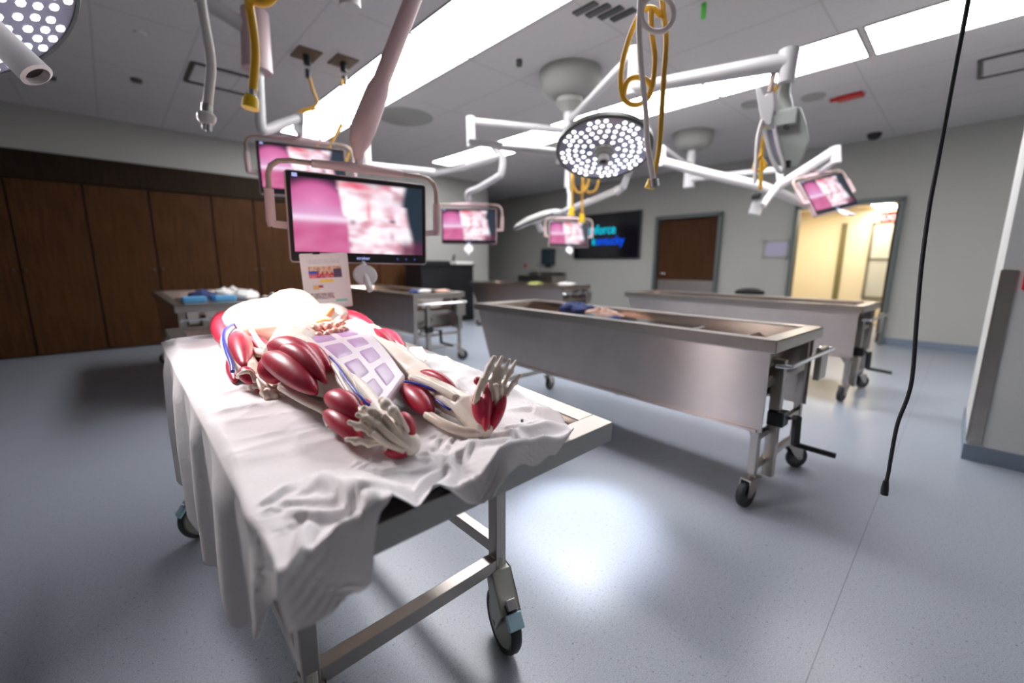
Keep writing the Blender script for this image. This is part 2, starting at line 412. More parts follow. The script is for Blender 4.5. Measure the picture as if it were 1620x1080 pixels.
# cabinets along the left wall
xs = [-3.0, -2.2, -1.5, -.82, -.15, .51, 1.24, 1.80, 2.5, 3.2, 3.92, 4.64]
hd = build(MB().box((.78, WY + .29, 2.38), (7.70, .60, .325)), 'cabinet_header', M_woodd); tag(hd, 'dark wooden header panel running above the tall cabinet doors', 'wood panel')
for i in range(0, len(xs) - 1):
    x0, x1 = xs[i], xs[i + 1]
    cbt = thing('wall_cabinet', ['wood wall cabinet section %s' % s for s in ('nearest the camera side, outside the left of the view', 'just outside the left of the view', 'cut by the left edge of the photo', 'leftmost full door with a seam at each side', 'second full door, at the left of the knob seam', 'third full door, right of the knob seam', 'behind the far steel table with blue packs', 'between the far steel table and the large monitor', 'hidden mostly behind the large monitor', 'behind the hanging leaflet', 'last one before the black console')][i], 'cabinet', (x0, WY + .3, 0), group='tall wooden cabinets along the left wall')
    build(MB().box(((x0 + x1) / 2, WY + .32, 1.11), (x1 - x0 - .004, .56, 2.2)), 'body', M_gap, cbt, world=True)
    dr = build(MB().box(((x0 + x1) / 2, WY + .018, 1.11), (x1 - x0 - .022, .022, 2.18)), 'door', M_wood, cbt, world=True, bevel=.002)
    kx = x1 - .05 if i % 2 == 0 else x0 + .05
    build(MB().cyl((kx, WY + .01, 1.1), (kx, WY - .03, 1.1), .014, 10), 'knob', M_dkmetal, dr, world=True)

# ================================================================== CEILING LIGHTS AND FITTINGS
row1 = [('in the long row over the middle tables, ' + s) for s in ('behind the camera', 'farther behind the camera', 'just above the top edge of the view', 'the largest bright panel at the top centre', 'crossed by the monitor arm', 'third from the front', 'at the far end')]
def panel(x0, x1, y0, y1, label, grp, lit=True):
    t = thing('ceiling_light', label, 'ceiling light', ((x0 + x1) / 2, (y0 + y1) / 2, CZ), group=grp)
    f = MB(); z = CZ - .004; cx, cy = (x0 + x1) / 2, (y0 + y1) / 2; e = .012
    for bx in (((x0, cy), (e, y1 - y0)), ((x1, cy), (e, y1 - y0)), ((cx, y0), (x1 - x0, e)), ((cx, y1), (x1 - x0, e))): f.box((bx[0][0], bx[0][1], z), (bx[1][0], bx[1][1], .012))
    build(f, 'frame', M_dome, t, world=True)
    build(MB().box((cx, cy, CZ - .003), (x1 - x0 - e, y1 - y0 - e, .004)), 'diffuser', M_panel, t, world=True)
r1y = [3.405 - 1.222 * 4 + 1.222 * i for i in range(8)]
lab1 = ['lit ceiling panel of the left row, last one behind the camera', 'lit ceiling panel of the left row, behind the camera', 'lit ceiling panel of the left row, overhead and outside the top of the view', 'largest lit ceiling panel, cut by the top edge at the photo centre', 'lit ceiling panel of the left row crossed by the pink lit monitor arm', 'lit ceiling panel of the left row behind the hanging ochre hoses', 'lit ceiling panel at the far end of the left row, above the rear left monitor']
for i in range(7):
    if i > 1: panel(2.02, 2.64, r1y[i], r1y[i] + 1.20, lab1[i], 'ceiling light panels, left row')
r2 = [(-2.9, -1.68), (-1.65, -.40), (-.40 + .02, .82), (.87, 2.155), (2.175, 3.39), (3.41, 4.62), (4.64, 5.86), (5.88, 7.1)]
lab2 = ['lit ceiling panel of the right row, behind the right column', 'lit ceiling panel of the right row, outside the right edge of the view', 'lit ceiling panel at the top right corner, crossed by the black cord', 'lit ceiling panel behind the tip of the big white boom arm', 'lit ceiling panel seen under the white boom arm and through the hoses', 'lit ceiling panel half hidden by the round surgical lamp head', 'small lit ceiling panel far back, left of the round surgical lamp', 'smallest lit ceiling panel, at the far end of the right row']
for (a, b), l in zip(r2, lab2): panel(4.60, 5.245, a, b, l, 'ceiling light panels, right row')

def vent(c, sx, sy, label):
    t = thing('ceiling_vent', label, 'vent', (c[0], c[1], CZ))
    f = MB()
    for a in (-1, 1):
        f.box((c[0] + a * sx / 2, c[1], CZ - .008), (.03, sy, .016)); f.box((c[0], c[1] + a * sy / 2, CZ - .008), (sx, .03, .016))
    build(f, 'frame', M_dkmetal, t, world=True)
    build(MB().box((c[0], c[1], CZ - .004), (sx - .06, sy - .06, .006)), 'face_plate', M_ceil, t, world=True)
vent((1.08, 5.55, 0), .56, .56, 'square ceiling vent with dark edge above the left cabinets')
vent((6.35, -.1, 0), .56, .56, 'square ceiling vent with dark edge at the far right')
t = thing('ceiling_grille', 'dark slotted grille in the ceiling at the top centre', 'vent', (3.0, 2.05, CZ))
f = MB()
for i in range(4): f.box((2.80 + i * .09, 2.20 - i * .05, CZ - .006), (.06, .20, .012))
build(f, 'slots', M_dkmetal, t, world=True)
def plate(x, y, label):
    t = thing('hose_mount', label, 'hose mount', (x, y, CZ))
    build(MB().box((x, y, CZ - .006), (.20, .26, .012)), 'plate', M_plate, t, world=True, bevel=.003)
    build(MB().cyl((x, y, CZ - .01), (x, y, CZ - .09), .03).cyl((x, y, CZ - .13), (x, y, CZ - .20), .022), 'connector', M_black, t, world=True, smooth=True)
    return t
plate(1.53, 4.37, 'left one of two bronze ceiling plates with a black hose connector')
plate(1.83, 4.28, 'right one of two bronze ceiling plates with a black hose connector')
def disc(name, x, y, r, label, cat, m=M_plate, hgt=.02):
    return tag(build(MB().lathe([(0, 0), (r, 0), (r * .9, -hgt), (0, -hgt)], (0, 0, 0)), name, m, smooth=True, origin=None), label, cat), (x, y)
def fit(o, x, y, z=CZ): o.location = (x, y, z); return o
o, _ = disc('ceiling_mount_cover', 3.02, 5.26, .36, 'flat grey round cover plate on the ceiling right of the pink lit monitor arm', 'cover plate', M_dome, .015); fit(o, 3.02, 5.26)
o, _ = disc('ceiling_disc', 5.9, 1.95, .12, 'dark round cap on the ceiling left of the hanging equipment head', 'ceiling cap', M_dome, .02); fit(o, 5.75, 2.0)
o, _ = disc('ceiling_disc', 6, 1.5, .12, 'dark round cap on the ceiling right of the hanging equipment head', 'ceiling cap', M_dome, .02); fit(o, 6.0, 1.45)
o, _ = disc('sprinkler', 3.01, 3.12, .03, 'small dark sprinkler on the ceiling left of the large grey dome', 'sprinkler', M_dkmetal, .05); fit(o, 3.01, 3.12)
o, _ = disc('sprinkler', .41, 4.95, .045, 'pale round sprinkler cover on the ceiling at upper left', 'sprinkler', M_paint, .012); fit(o, .41, 4.95)
o, _ = disc('ceiling_sensor', .43, 6.16, .05, 'small dark ceiling sensor above the left cabinets, right of the other', 'sensor', M_dkmetal, .03); fit(o, .43, 6.16)
o, _ = disc('ceiling_sensor', -.21, 6.7, .04, 'small dark ceiling sensor at the far left, beside the lamp handle', 'sensor', M_dkmetal, .03); fit(o, -.21, 6.7)
o = build(MB().lathe([(0, -.09), (.04, -.085), (.07, -.06), (.085, -.02), (.085, 0), (0, 0)], (0, 0, 0)), 'dome_camera', M_black, smooth=True); tag(o, 'black security dome on the ceiling near the back wall', 'camera'); fit(o, 8.25, 1.18)
t = thing('fire_strobe', 'red fire alarm strobe on the ceiling, upper right', 'fire alarm', (6.25, 1.16, CZ))
build(MB().box((6.25, 1.16, CZ - .02), (.13, .24, .04), Matrix.Rotation(-.1, 3, 'Z')), 'housing', M_red, t, world=True, bevel=.01)
build(MB().box((6.25, 1.30, CZ - .015), (.06, .08, .03)), 'lens', M_red, t, world=True, bevel=.006)
o = build(MB().box((3.38, 1.57, CZ - .05), (.02, .03, .1)), 'ceiling_tag', M_green); tag(o, 'tiny green tag hanging from the ceiling at the top edge', 'tag')
# red pull box on the column
t = thing('fire_alarm_box', 'red fire alarm box on the white column at the right edge', 'fire alarm', (3.79, -.245, 1.12))
build(MB().box((3.785, -.262, 1.125), (.03, .075, .12)), 'box', mat('alarm_red', (.62, .01, .03), .4), t, world=True, bevel=.006)
build(MB().box((3.768, -.262, 1.11), (.008, .05, .02)), 'handle', M_paint, t, world=True)

# ================================================================== BACK WALL FITTINGS
tv = thing('wall_television', 'large black wall television showing cyan and blue words', 'television', (BX - .05, 5.9, 1.85))
build(MB().box((BX - .045, 5.915, 1.855), (.07, 1.82, 1.03)), 'casing', M_black, tv, world=True, bevel=.01)
scr = build(MB().box((BX - .082, 5.915, 1.86), (.006, 1.77, .98)), 'screen', mat('dark_screen', (.004, .005, .012), .12), tv, world=True)
tl = Vector((BX - .087, 0, 0))
def tvtext(body, y, z, size, m, sx):
    o = text(body, (0, 0, 0), (pi / 2, 0, -pi / 2), size, m, 'lettering', None, .001, sx=sx); o.location = tl + Vector((0, y, z))
    mi = mw(tv).inverted(); o.location = mi @ Vector(o.location); o.parent = tv; return o
tvtext('healthforce', 6.80, 1.905, .30, M_cyan, .86)
tvtext('k', 6.27, 1.66, .27, M_cyan, .86)
tvtext('entucky', 6.14, 1.66, .27, M_blue, .88)
t = thing('wall_plaque', 'small framed lavender notice on the wall between the two doors', 'plaque', (BX - .01, 2.36, 1.48))
f = MB()
for (y, z, sy, sz) in ((2.36, 1.62, .40, .035), (2.36, 1.345, .40, .035), (2.545, 1.48, .035, .3), (2.175, 1.48, .035, .3)): f.box((BX - .012, y, z), (.024, sy, sz))
build(f, 'frame', M_dome, t, world=True)
build(MB().box((BX - .006, 2.36, 1.48), (.01, .35, .25)), 'print', M_lavender, t, world=True)
t = thing('waste_bin', 'dark waste bin by the back wall, only its lid above the far right steel table', 'bin', (8.3, 2.62, 0))
build(MB().lathe([(0, 0), (.19, 0), (.22, .70), (0, .70)], (8.3, 2.62, 0), Matrix.Scale(1, 3)), 'body', M_dome, t, world=True, smooth=True)
build(MB().lathe([(0, .80), (.12, .79), (.235, .745), (.235, .70), (0, .70)], (8.3, 2.62, 0)), 'lid', M_black, t, world=True, smooth=True)
# console
t = thing('console_cabinet', 'black console cabinet against the left wall behind the steel tables', 'console', (5.1, 7.5, 0))
build(MB().box((5.02, 7.55, .58), (1.28, .62, 1.16)), 'body', M_black, t, world=True, bevel=.01)
build(MB().box((5.02, 7.55, 1.175), (1.34, .68, .03)), 'top', M_black, t, world=True, bevel=.006)
build(MB().box((4.7, 7.23, .55), (.62, .012, 1.0)), 'door', M_black, t, world=True)
build(MB().box((5.34, 7.23, .55), (.6, .012, 1.0)), 'door', M_black, t, world=True)
o = build(MB().box((5.45, 7.4, 1.22), (.42, .3, .06)), 'paper_stack', M_clothw, bevel=.008); tag(o, 'white paper stack on top of the black console', 'papers')
t = thing('desk_telephone', 'black desk telephone on the console beside the white papers', 'telephone', (5.30, 7.6, 1.19))
build(MB().box((5.28, 7.6, 1.225), (.22, .22, .07)), 'base', M_black, t, world=True, bevel=.01)
build(MB().tube([(5.36, 7.55, 1.26), (5.38, 7.55, 1.36), (5.40, 7.55, 1.38)], .025), 'handset', M_black, t, world=True)
o = build(MB().box((4.78, 7.5, 1.225), (.5, .35, .07)), 'equipment_case', M_black, bevel=.01); tag(o, 'flat black equipment case lying on the black console', 'case')
# scrub area in the alcove
t = thing('paper_dispenser', 'dark wall dispenser in the alcove left of the television', 'dispenser', (8.45, 7.75, 1.2))
build(MB().box((8.5, 7.66, 1.40), (.18, .36, .42)), 'body', mat('dispenser_blue_grey', (.03, .05, .06), .3), t, world=True, bevel=.02)
build(MB().box((8.5, 7.66, 1.165), (.12, .1, .06)), 'spout', M_black, t, world=True)
t = thing('scrub_sink', 'steel scrub sink with a gooseneck tap on the back wall', 'sink', (8.3, 7.75, .85))
build(MB().box((8.33, 7.75, .80), (.5, 1.3, .22)), 'basin', M_steel2, t, world=True, bevel=.02)
build(MB().box((8.56, 7.75, .95), (.03, 1.3, .10)), 'backsplash', M_steel2, t, world=True)
build(MB().tube([(8.5, 7.95, .9), (8.5, 7.95, 1.15), (8.44, 7.95, 1.2), (8.36, 7.95, 1.15)], .014), 'tap', M_chrome, t, world=True, smooth=True)
build(MB().box((8.33, 7.75, .35), (.3, .3, .7)), 'pedestal', M_steel2, t, world=True)
o = build(MB().box((8.585, 8.6, 1.16), (.02, .08, .1)), 'wall_switch', M_red); tag(o, 'tiny dark red switch plate on the alcove wall', 'switch')
o = build(MB().box((6.775, 8.4, 1.1), (.0, .0, .0)), 'x', M_red); bpy.data.objects.remove(o)

# ================================================================== STEEL TABLES
def castor(c, r=.065, ang=0, wheel=M_rubber, disc_m=M_dkmetal, fork=M_steel2):
    """wheel centre under c (top of stem at c)"""
    R = Matrix.Rotation(ang, 3, 'Z'); c = Vector(c); off = R @ Vector((.035, 0, 0)); wc = Vector((c.x, c.y, r)) + off
    RW = R @ Matrix.Rotation(pi / 2, 3, 'X')
    wl = MB().lathe([(r * .55, -.013), (r * .93, -.017), (r, -.010), (r, .010), (r * .93, .017), (r * .55, .013)], wc, RW, 28, close=True)
    dc = MB().lathe([(0, -.012), (r * .56, -.012), (r * .56, .012), (0, .012)], wc, RW, 24)
    fk = MB()
    for s in (-1, 1):
        q = [R @ Vector(p) for p in ((-.045, s * .026, 2 * r + .012), (.05, s * .026, 2 * r + .012), (.055, s * .026, r * .95), (.02 + .015, s * .026, r * .8), (.0, s * .026, r * 1.2))]
        fk.prism([Vector((c.x, c.y, 0)) + k for k in q], R @ Vector((0, -s * .004, 0)))
    fk.box(Vector((c.x, c.y, 2 * r + .014)), (.10, .056, .008), R); fk.cyl((c.x, c.y, 2 * r + .01), (c.x, c.y, c.z), .018, 12)
    fk.cyl(wc + R @ Vector((0, -.03, 0)), wc + R @ Vector((0, .03, 0)), .008, 8)
    return wl, dc, fk
def make_table(label, W=.72, L=2.40):
    t = thing('dissection_table', label, 'steel table', group='steel dissection tables with deep basins')
    zt = .86
    # rim: wide flat flange with folded lip
    r = MB(); fl = .075
    prof = [(0, zt), (fl, zt), (fl, zt - .02)]
    for (cx, cy, sx, sy) in ((W / 2, fl / 2, W, fl), (W / 2, L - fl / 2, W, fl), (fl / 2, L / 2, fl, L - 2 * fl), (W - fl / 2, L / 2, fl, L - 2 * fl)):
        r.box((cx, cy, zt - .006), (sx, sy, .012))
    for (cx, cy, sx, sy) in ((W / 2, .004, W, .008), (W / 2, L - .004, W, .008), (.004, L / 2, .008, L), (W - .004, L / 2, .008, L)):
        r.box((cx, cy, zt - .03), (sx, sy, .06))
    rim = build(r, 'rim', M_steel2, t, bevel=.003)
    # basin
    b = MB(); x0, x1, y0, y1 = fl, W - fl, fl, L - fl; zb = zt - .20
    vs = [(x0, y0, zt - .01), (x1, y0, zt - .01), (x1, y1, zt - .01), (x0, y1, zt - .01), (x0 + .03, y0 + .05, zb), (x1 - .03, y0 + .05, zb), (x1 - .03, y1 - .05, zb), (x0 + .03, y1 - .05, zb)]
    b.add(vs, [(0, 1, 5, 4), (1, 2, 6, 5), (2, 3, 7, 6), (3, 0, 4, 7), (4, 5, 6, 7)])
    build(b, 'basin', M_basin, t)
    # side skirts
    for i, x in enumerate((.022, W - .022)):
        s = MB().prism([Vector((x, .03, zt - .055)), Vector((x, L - .03, zt - .055)), Vector((x, L - .20, .40)), Vector((x, .03, .40))], Vector((.006 if i == 0 else -.006, 0, 0)))
        s.box((x + (-.006 if i == 0 else .006), L / 2 - .1, .405), (.02, L - .30, .014)) 
        build(s, 'side_panel', M_steel, t)
    # end panels
    build(MB().prism([Vector((.03, L - .03, zt - .055)), Vector((W - .03, L - .03, zt - .055)), Vector((W - .03, L - .2, .40)), Vector((.03, L - .2, .40))], Vector((0, -.006, 0))), 'end_panel', M_steel2, t)
    build(MB().box((W / 2, .30, .60), (W - .06, .006, .40)), 'end_panel', M_steel2, t)
    # under tray
    build(MB().box((W / 2, L / 2, .415), (W - .06, L - .45, .008)), 'lower_shelf', M_steel2, t)
    legs = [(.05, .06), (W - .05, .06), (.05, L - .28), (W - .05, L - .28)]
    for (x, y) in legs:
        build(MB().box((x, y, .5), (.038, .038, .66)), 'leg', M_steel2, t, bevel=.003)
    for y in (.06, L - .28):
        for z_, h_ in ((.36, .03), (.63, .035), (.20, .03)): build(MB().box((W / 2, y, z_), (W - .12, .028, h_)), 'cross_bar', M_steel2, t, bevel=.002)
    build(MB().bar((.06, .06, .34), (W - .3, .30, .52), .03), 'brace', M_steel2, t)
    build(MB().box((.20, .035, .43), (.045, .05, .62)), 'jack_column', M_steel2, t, bevel=.003)
    build(MB().box((.20, .02, .44), (.085, .075, .075)), 'gearbox', M_black, t, bevel=.006)
    ck = MB().cyl((.23, -.02, .44), (.33, -.03, .42), .008, 10).bar((.33, -.03, .43), (.335, -.035, .27), .03).cyl((.335, -.03, .275), (.385, -.20, .255), .015, 12)
    build(ck, 'crank_handle', M_black, t, smooth=True)
    build(MB().box((W - .09, -.03, .67), (.13, .03, .18)), 'control_box', M_steel2, t, bevel=.006)
    build(MB().tube([(.02, .0, .74), (.02, -.06, .745), (W - .02, -.06, .745), (W - .02, 0, .74)], .010, 8), 'push_rail', M_chrome, t)
    build(MB().cyl((W / 2, 1.1, .41), (W / 2, 1.1, .26), .018), 'drain_pipe', M_chrome, t)
    for (x, y), an in zip(legs, (pi * .95, -.5, pi * .8, .3)):
        wl, dc, fk = castor((x, y, .18), .066, an)
        cs = build(wl, 'castor_wheel', M_rubber, t, smooth=True); build(dc, 'wheel_disc', M_dkmetal, cs); build(fk, 'fork', M_steel2, cs)
    return t
TT = [((2.18, .55, 0), 'large steel dissection table in the right middle ground with black crank handle', 0),
      ((4.62, .56, 0), 'steel dissection table behind the large one, nearest the open doorway', -.05),
      ((2.44, 4.22, 0), 'steel dissection table in the middle distance with a navy cloth on its near end', 0),
      ((5.16, 4.32, 0), 'farthest steel dissection table in front of the alcove and console', 0),
      ((.33, 4.30, 0), 'steel dissection table by the wood cabinets holding light blue packs', 0)]
t0 = make_table(TT[0][1]); t0.location = TT[0][0]; t0.rotation_euler = (0, 0, math.radians(-3.0))
for loc, l, rz in TT[1:]:
    c = copy_tree(t0); c.location = loc; c['label'] = l; c.rotation_euler = (0, 0, rz)
# contents
def lump(c, size, seed, amp=.25):
    b = MB().ell(c, size, None, 40, 22)
    for i, v in enumerate(b.v):
        d = (v - Vector(c)); n = noise.noise(v * 11 + Vector((seed, 0, 0))); n2 = abs(noise.noise(v * 26 + Vector((seed, 3, 0))))
        ax = max(abs(d.x / size[0]), abs(d.y / size[1])); 
        b.v[i] = Vector(c) + Vector((d.x * (1 + .5 * n), d.y * (1 + .5 * noise.noise(v * 12 + Vector((0, seed, 5)))), d.z * (.75 + .9 * n2 + .4 * n)))
    return b
def item(name, c, size, m, seed, label, cat, group=None):
    o = build(lump((0, 0, 0), size, seed), name, m, smooth=True, autos=80); o.location = c; return tag(o, label, cat, group)
item('folded_cloth', tuple(Zp(912, 488, .84)), (.13, .16, .05), M_navy, 1, 'crumpled navy cloth in the far end of the large steel table', 'cloth')
item('specimen', tuple(Zp(955, 497, .83)), (.06, .16, .04), M_flesh, 2, 'pale pink specimen lying beside the navy cloth in the large steel table', 'specimen')
o = build(MB().box((0, 0, 0), (.16, .85, .02)), 'instrument_tray', M_chrome, bevel=.006); o.location = Zp(1005, 508, .835); o.rotation_euler = (0, 0, math.radians(-3)); tag(o, 'shiny flat steel tray lying in the middle of the large steel table', 'tray')
o = build(MB().box((0, 0, 0), (.20, .26, .10)), 'tray_support', M_navy, bevel=.03); o.location = (2.52, 1.50, .74); tag(o, 'dark blue pad under the front of the shiny tray in the large steel table', 'pad')
item('folded_cloth', (2.62, 4.42, .875), (.13, .10, .03), M_navy, 4, 'navy cloth on the near end of the middle distance steel table', 'cloth')
item('folded_cloth', (2.66, 4.33, .885), (.09, .06, .02), M_clothw, 5, 'small white cloth on top of the navy cloth at the table end', 'cloth')
item('specimen', (2.95, 4.38, .875), (.10, .06, .018), M_flesh, 6, 'small pink lump standing in for a monitor reflection, right of the navy cloth', 'specimen')  # pink solid in place of the monitor's glossy reflection on the steel
item('folded_cloth', (5.55, 4.55, .875), (.16, .10, .03), M_clothw, 7, 'small white cloth on the near end of the farthest steel table', 'cloth')
item('sponge_pack', (5.45, 5.2, .86), (.12, .12, .035), mat('olive_pack', (.3, .32, .08), .7), 8, 'small olive green pack lying on the farthest steel table', 'pack')
for i, (x, y, lab) in enumerate(((.50, 4.60, 'left one of two light blue packs on the table by the cabinets'), (.72, 4.62, 'right one of two light blue packs on the table by the cabinets'))):
    o = build(MB().box((0, 0, 0), (.17, .15, .05)), 'blue_pack', M_bluepack, bevel=.012); o.location = (x, y, .885); o.rotation_euler = (0, 0, .1 * i); tag(o, lab, 'pack', 'light blue packs on the steel table')
    o['group'] = 'light blue packs on the steel table'
o = build(MB().box((0, 0, 0), (.55, .9, .03)), 'table_board', M_steel2, bevel=.004); o.location = (.69, 4.85, .845); tag(o, 'grey steel insert board lying in the table by the cabinets', 'board')
item('folded_cloth', (.90, 4.75, .89), (.11, .13, .05), M_clothw, 9, 'crumpled white cloth right of the blue packs by the cabinets', 'cloth')
item('folded_cloth', (.62, 5.0, .89), (.10, .12, .05), M_navy, 10, 'dark blue cloth behind the blue packs by the cabinets', 'cloth')
item('folded_cloth', (.86, 5.25, .89), (.10, .09, .06), M_clothw, 11, 'white cloth lump far back on the table by the cabinets', 'cloth')
item('red_pouch', (.98, 5.15, .89), (.05, .05, .04), M_red, 12, 'small red pouch behind the white cloth by the cabinets', 'pouch')

# ================================================================== THE FRONT CART
CO = Vector((.12, .575, .80)); CU_ = Vector((1, 0, 0)); CV = Vector((.0143, .998, .056)).normalized(); CN = CU_.cross(CV).normalized()
CW, CL = .78, 1.88
def C3(a, b, h=0): return CO + CU_ * a + CV * b + CN * h
def K(px, py, h=0):
    d = ray(px, py); o = Vector((0, 0, CAM_H)); t = ((CO + CN * h - o).dot(CN)) / d.dot(CN); return o + d * t
RC = Matrix((CU_, CV, CN)).transposed()
cart = thing('autopsy_cart', 'low steel tray cart in the foreground covered by a white sheet', 'cart', (.5, 1.4, 0))
def cbox(mb, a0, a1, b0, b1, h0, h1): mb.box(C3((a0 + a1) / 2, (b0 + b1) / 2, (h0 + h1) / 2), (a1 - a0, b1 - b0, h1 - h0), RC)
rim = MB(); fw = .062
cbox(rim, 0, CW, 0, fw, -.008, 0); cbox(rim, 0, CW, CL - fw, CL, -.008, 0); cbox(rim, 0, fw, fw, CL - fw, -.008, 0); cbox(rim, CW - fw, CW, fw, CL - fw, -.008, 0)
build(rim, 'rim', M_steel2, cart, world=True, bevel=.002)
lip = MB(); cbox(lip, 0, CW, 0, .006, -.052, -.002); cbox(lip, 0, CW, CL - .006, CL, -.052, -.002); cbox(lip, 0, .006, .006, CL - .006, -.052, -.002); cbox(lip, CW - .006, CW, .006, CL - .006, -.052, -.002)
build(lip, 'edge_band', M_gal, cart, world=True)
tray = MB(); d = .04
vs = [C3(fw, fw, -.004), C3(CW - fw, fw, -.004), C3(CW - fw, CL - fw, -.004), C3(fw, CL - fw, -.004), C3(fw + .02, fw + .03, -d), C3(CW - fw - .02, fw + .03, -d), C3(CW - fw - .02, CL - fw - .03, -d), C3(fw + .02, CL - fw - .03, -d)]
tray.add(vs, [(0, 1, 5, 4), (1, 2, 6, 5), (2, 3, 7, 6), (3, 0, 4, 7), (4, 5, 6, 7)])
build(tray, 'tray', M_basin, cart, world=True)
LX = (.218, .785); LY = (.90, 2.18)
legz = lambda x, y: CO.z - .05 + (y - CO.y) * .056
for x in LX:
    for y in LY:
        build(MB().box((x, y, (.25 + legz(x, y)) / 2), (.040, .040, legz(x, y) - .25)), 'leg', M_steel2, cart, world=True, bevel=.003)
for y in LY: build(MB().box(((LX[0] + LX[1]) / 2, y, .275), (LX[1] - LX[0] - .04, .04, .04)), 'cross_bar', M_steel2, cart, world=True, bevel=.002)
for x in LX: build(MB().box((x, (LY[0] + LY[1]) / 2, .325), (.035, LY[1] - LY[0] - .04, .04)), 'side_rail', M_steel2, cart, world=True, bevel=.002)
for x, y, an in ((LX[0], LY[0], -1.75), (LX[1], LY[0], -1.85), (LX[0], LY[1], 3.3), (LX[1], LY[1], .6)):
    r = .098; R = Matrix.Rotation(an, 3, 'Z'); off = R @ Vector((.045, 0, 0)); wc = Vector((x, y, r)) + off; RW = R @ Matrix.Rotation(pi / 2, 3, 'X')
    tyre = build(MB().lathe([(r * .84, -.014), (r * .95, -.017), (r, -.009), (r, .009), (r * .95, .017), (r * .84, .014)], wc, RW, 40, close=True), 'castor_wheel', M_rubber, cart, world=True, smooth=True)
    build(MB().lathe([(0, -.016), (r * .78, -.016), (r * .84, -.010), (r * .84, .010), (r * .78, .016), (0, .016)], wc, RW, 36), 'wheel_disc', M_graywheel, tyre, world=True, smooth=True)
    fk = MB(); o2 = Vector((x, y, 0))
    for s in (-1, 1):
        q = [(-.022, .262), (.03, .262), (.075, .20), (.10, .16), (.088, .145), (.06, .085), (.035, .085), (.02, .15)]
        fk.prism([o2 + R @ Vector((a, s * .034, b)) for a, b in q], R @ Vector((0, -s * .008, 0)))
    fk.prism([o2 + R @ Vector((a, .034, b)) for a, b in ((-.024, .235), (-.022, .262), (.03, .262), (.075, .20), (.10, .16), (.092, .155), (.06, .205))], R @ Vector((0, -.068, 0)))
    fk.cyl((x, y, .25), (x, y, .30), .024, 16); fk.cyl(wc + R @ Vector((0, -.036, 0)), wc + R @ Vector((0, .036, 0)), .010, 12)
    build(fk, 'castor_fork', M_castor, tyre, world=True, bevel=.002)
    tb = MB().box(o2 + R @ Vector((.125, 0, .155)), (.045, .05, .012), R @ Matrix.Rotation(.9, 3, 'Y'))
    build(tb, 'brake_tab', M_tag, tyre, world=True, bevel=.003)
    tb = MB().box(o2 + R @ Vector((.098, 0, .19)), (.03, .03, .018), R @ Matrix.Rotation(.7, 3, 'Y'))
    build(tb, 'brake_catch', M_chrome, tyre, world=True, bevel=.002)

# ------------------------------------------------------------------ the sheet
def smooth01(t): t = min(1, max(0, t)); return t * t * (3 - 2 * t)
def gauss(x, s): return math.exp(-x * x / (2 * s * s))
def segd(p, a, b):
    ax, ay = a; bx, by = b; dx, dy = bx - ax, by - ay; t = max(0, min(1, ((p[0] - ax) * dx + (p[1] - ay) * dy) / (dx * dx + dy * dy)))
    return math.hypot(p[0] - ax - t * dx, p[1] - ay - t * dy)
# laid out as a flat cloth with slack pushed towards the near end, then relaxed (position based cloth)
NU, NV = 190, 250
def lerp_tab(tab, x):
    for (x0, y0), (x1, y1) in zip(tab, tab[1:]):
        if x <= x1: return y0 + (y1 - y0) * smooth01((x - x0) / (x1 - x0))
    return tab[-1][1]
HEM = [(-.6, -.06), (-.02, -.09), (.05, -.12), (.10, -.11), (.135, -.02), (.17, .004), (.23, -.01), (.29, -.05), (.36, -.075), (.44, -.065), (.52, -.045), (.59, -.01), (.64, .05), (.69, .14), (.72, .24)]
HANGT = [(0, .055), (.12, .19), (.35, .34), (1.0, .50), (1.6, .52)]
RW_, bFAR = .715, 1.60
uu = np.linspace(0, 1, NU + 1); vv = np.linspace(0, 1, NV + 1)
na = 58                                   # columns in the hanging side
aa = np.concatenate([-(1 - np.arange(na) / na), np.linspace(0, RW_, NU + 1 - na)])   # <0: fraction of hang
X = np.zeros((NV + 1, NU + 1, 3)); REST = np.zeros_like(X)
hem = np.array([lerp_tab(HEM, max(a, -.02) if a >= 0 else -.02) for a in aa])
for i in range(NU + 1):
    a = aa[i]
    bs = hem[i] + (bFAR - hem[i]) * vv ** 1.25
    for j in range(NV + 1):
        b_ = bs[j]; hg = lerp_tab(HANGT, max(0, b_)) * max(0, -a)
        over = max(0, -.010 - b_)
        w_ = smooth01((.30 - b_) / .22)                       # how much slack lies here
        ax_ = max(a, 0)
        z = .005 + w_ * (.028 + .055 * noise.noise(Vector((ax_ * 6 + b_ * 3, b_ * 7 - ax_ * 3, 1.5))) + .030 * noise.noise(Vector((ax_ * 13 + b_ * 6, b_ * 11, 7)))) * smooth01((ax_ + .01) / .09) + .034 * w_ * gauss(b_ - .075, .045) * smooth01(ax_ / .1)
        x_ = ax_ if a >= 0 else -.008 - .010 * smooth01(hg / .3) - .014 * math.sin(b_ * 19 + 2 * noise.noise(Vector((b_ * 2, 0, 5)))) * smooth01(hg / .1)
        X[j, i] = (x_ + w_ * .012 * noise.noise(Vector((ax_ * 9, b_ * 9, 11))), (b_ if over == 0 else -.012 - over * .3) + (.012 * noise.noise(Vector((ax_ * 9, b_ * 9, 13))) * w_), z - hg - over * .9)
        # rest shape: longer than the space it lies in near the front, a little slack elsewhere
        q = b_
        REST[j, i] = ((a if a >= 0 else -hg) * (1.0) + .0, q, 0)
slack = np.array([[smooth01((.30 - (hem[i] + (bFAR - hem[i]) * vv[j] ** 1.25)) / .22) for i in range(NU + 1)] for j in range(NV + 1)])
shifts = [(1, 0, 1.0), (0, 1, 1.0), (1, 1, .5), (-1, 1, .5), (3, 0, .18), (0, 3, .18)]
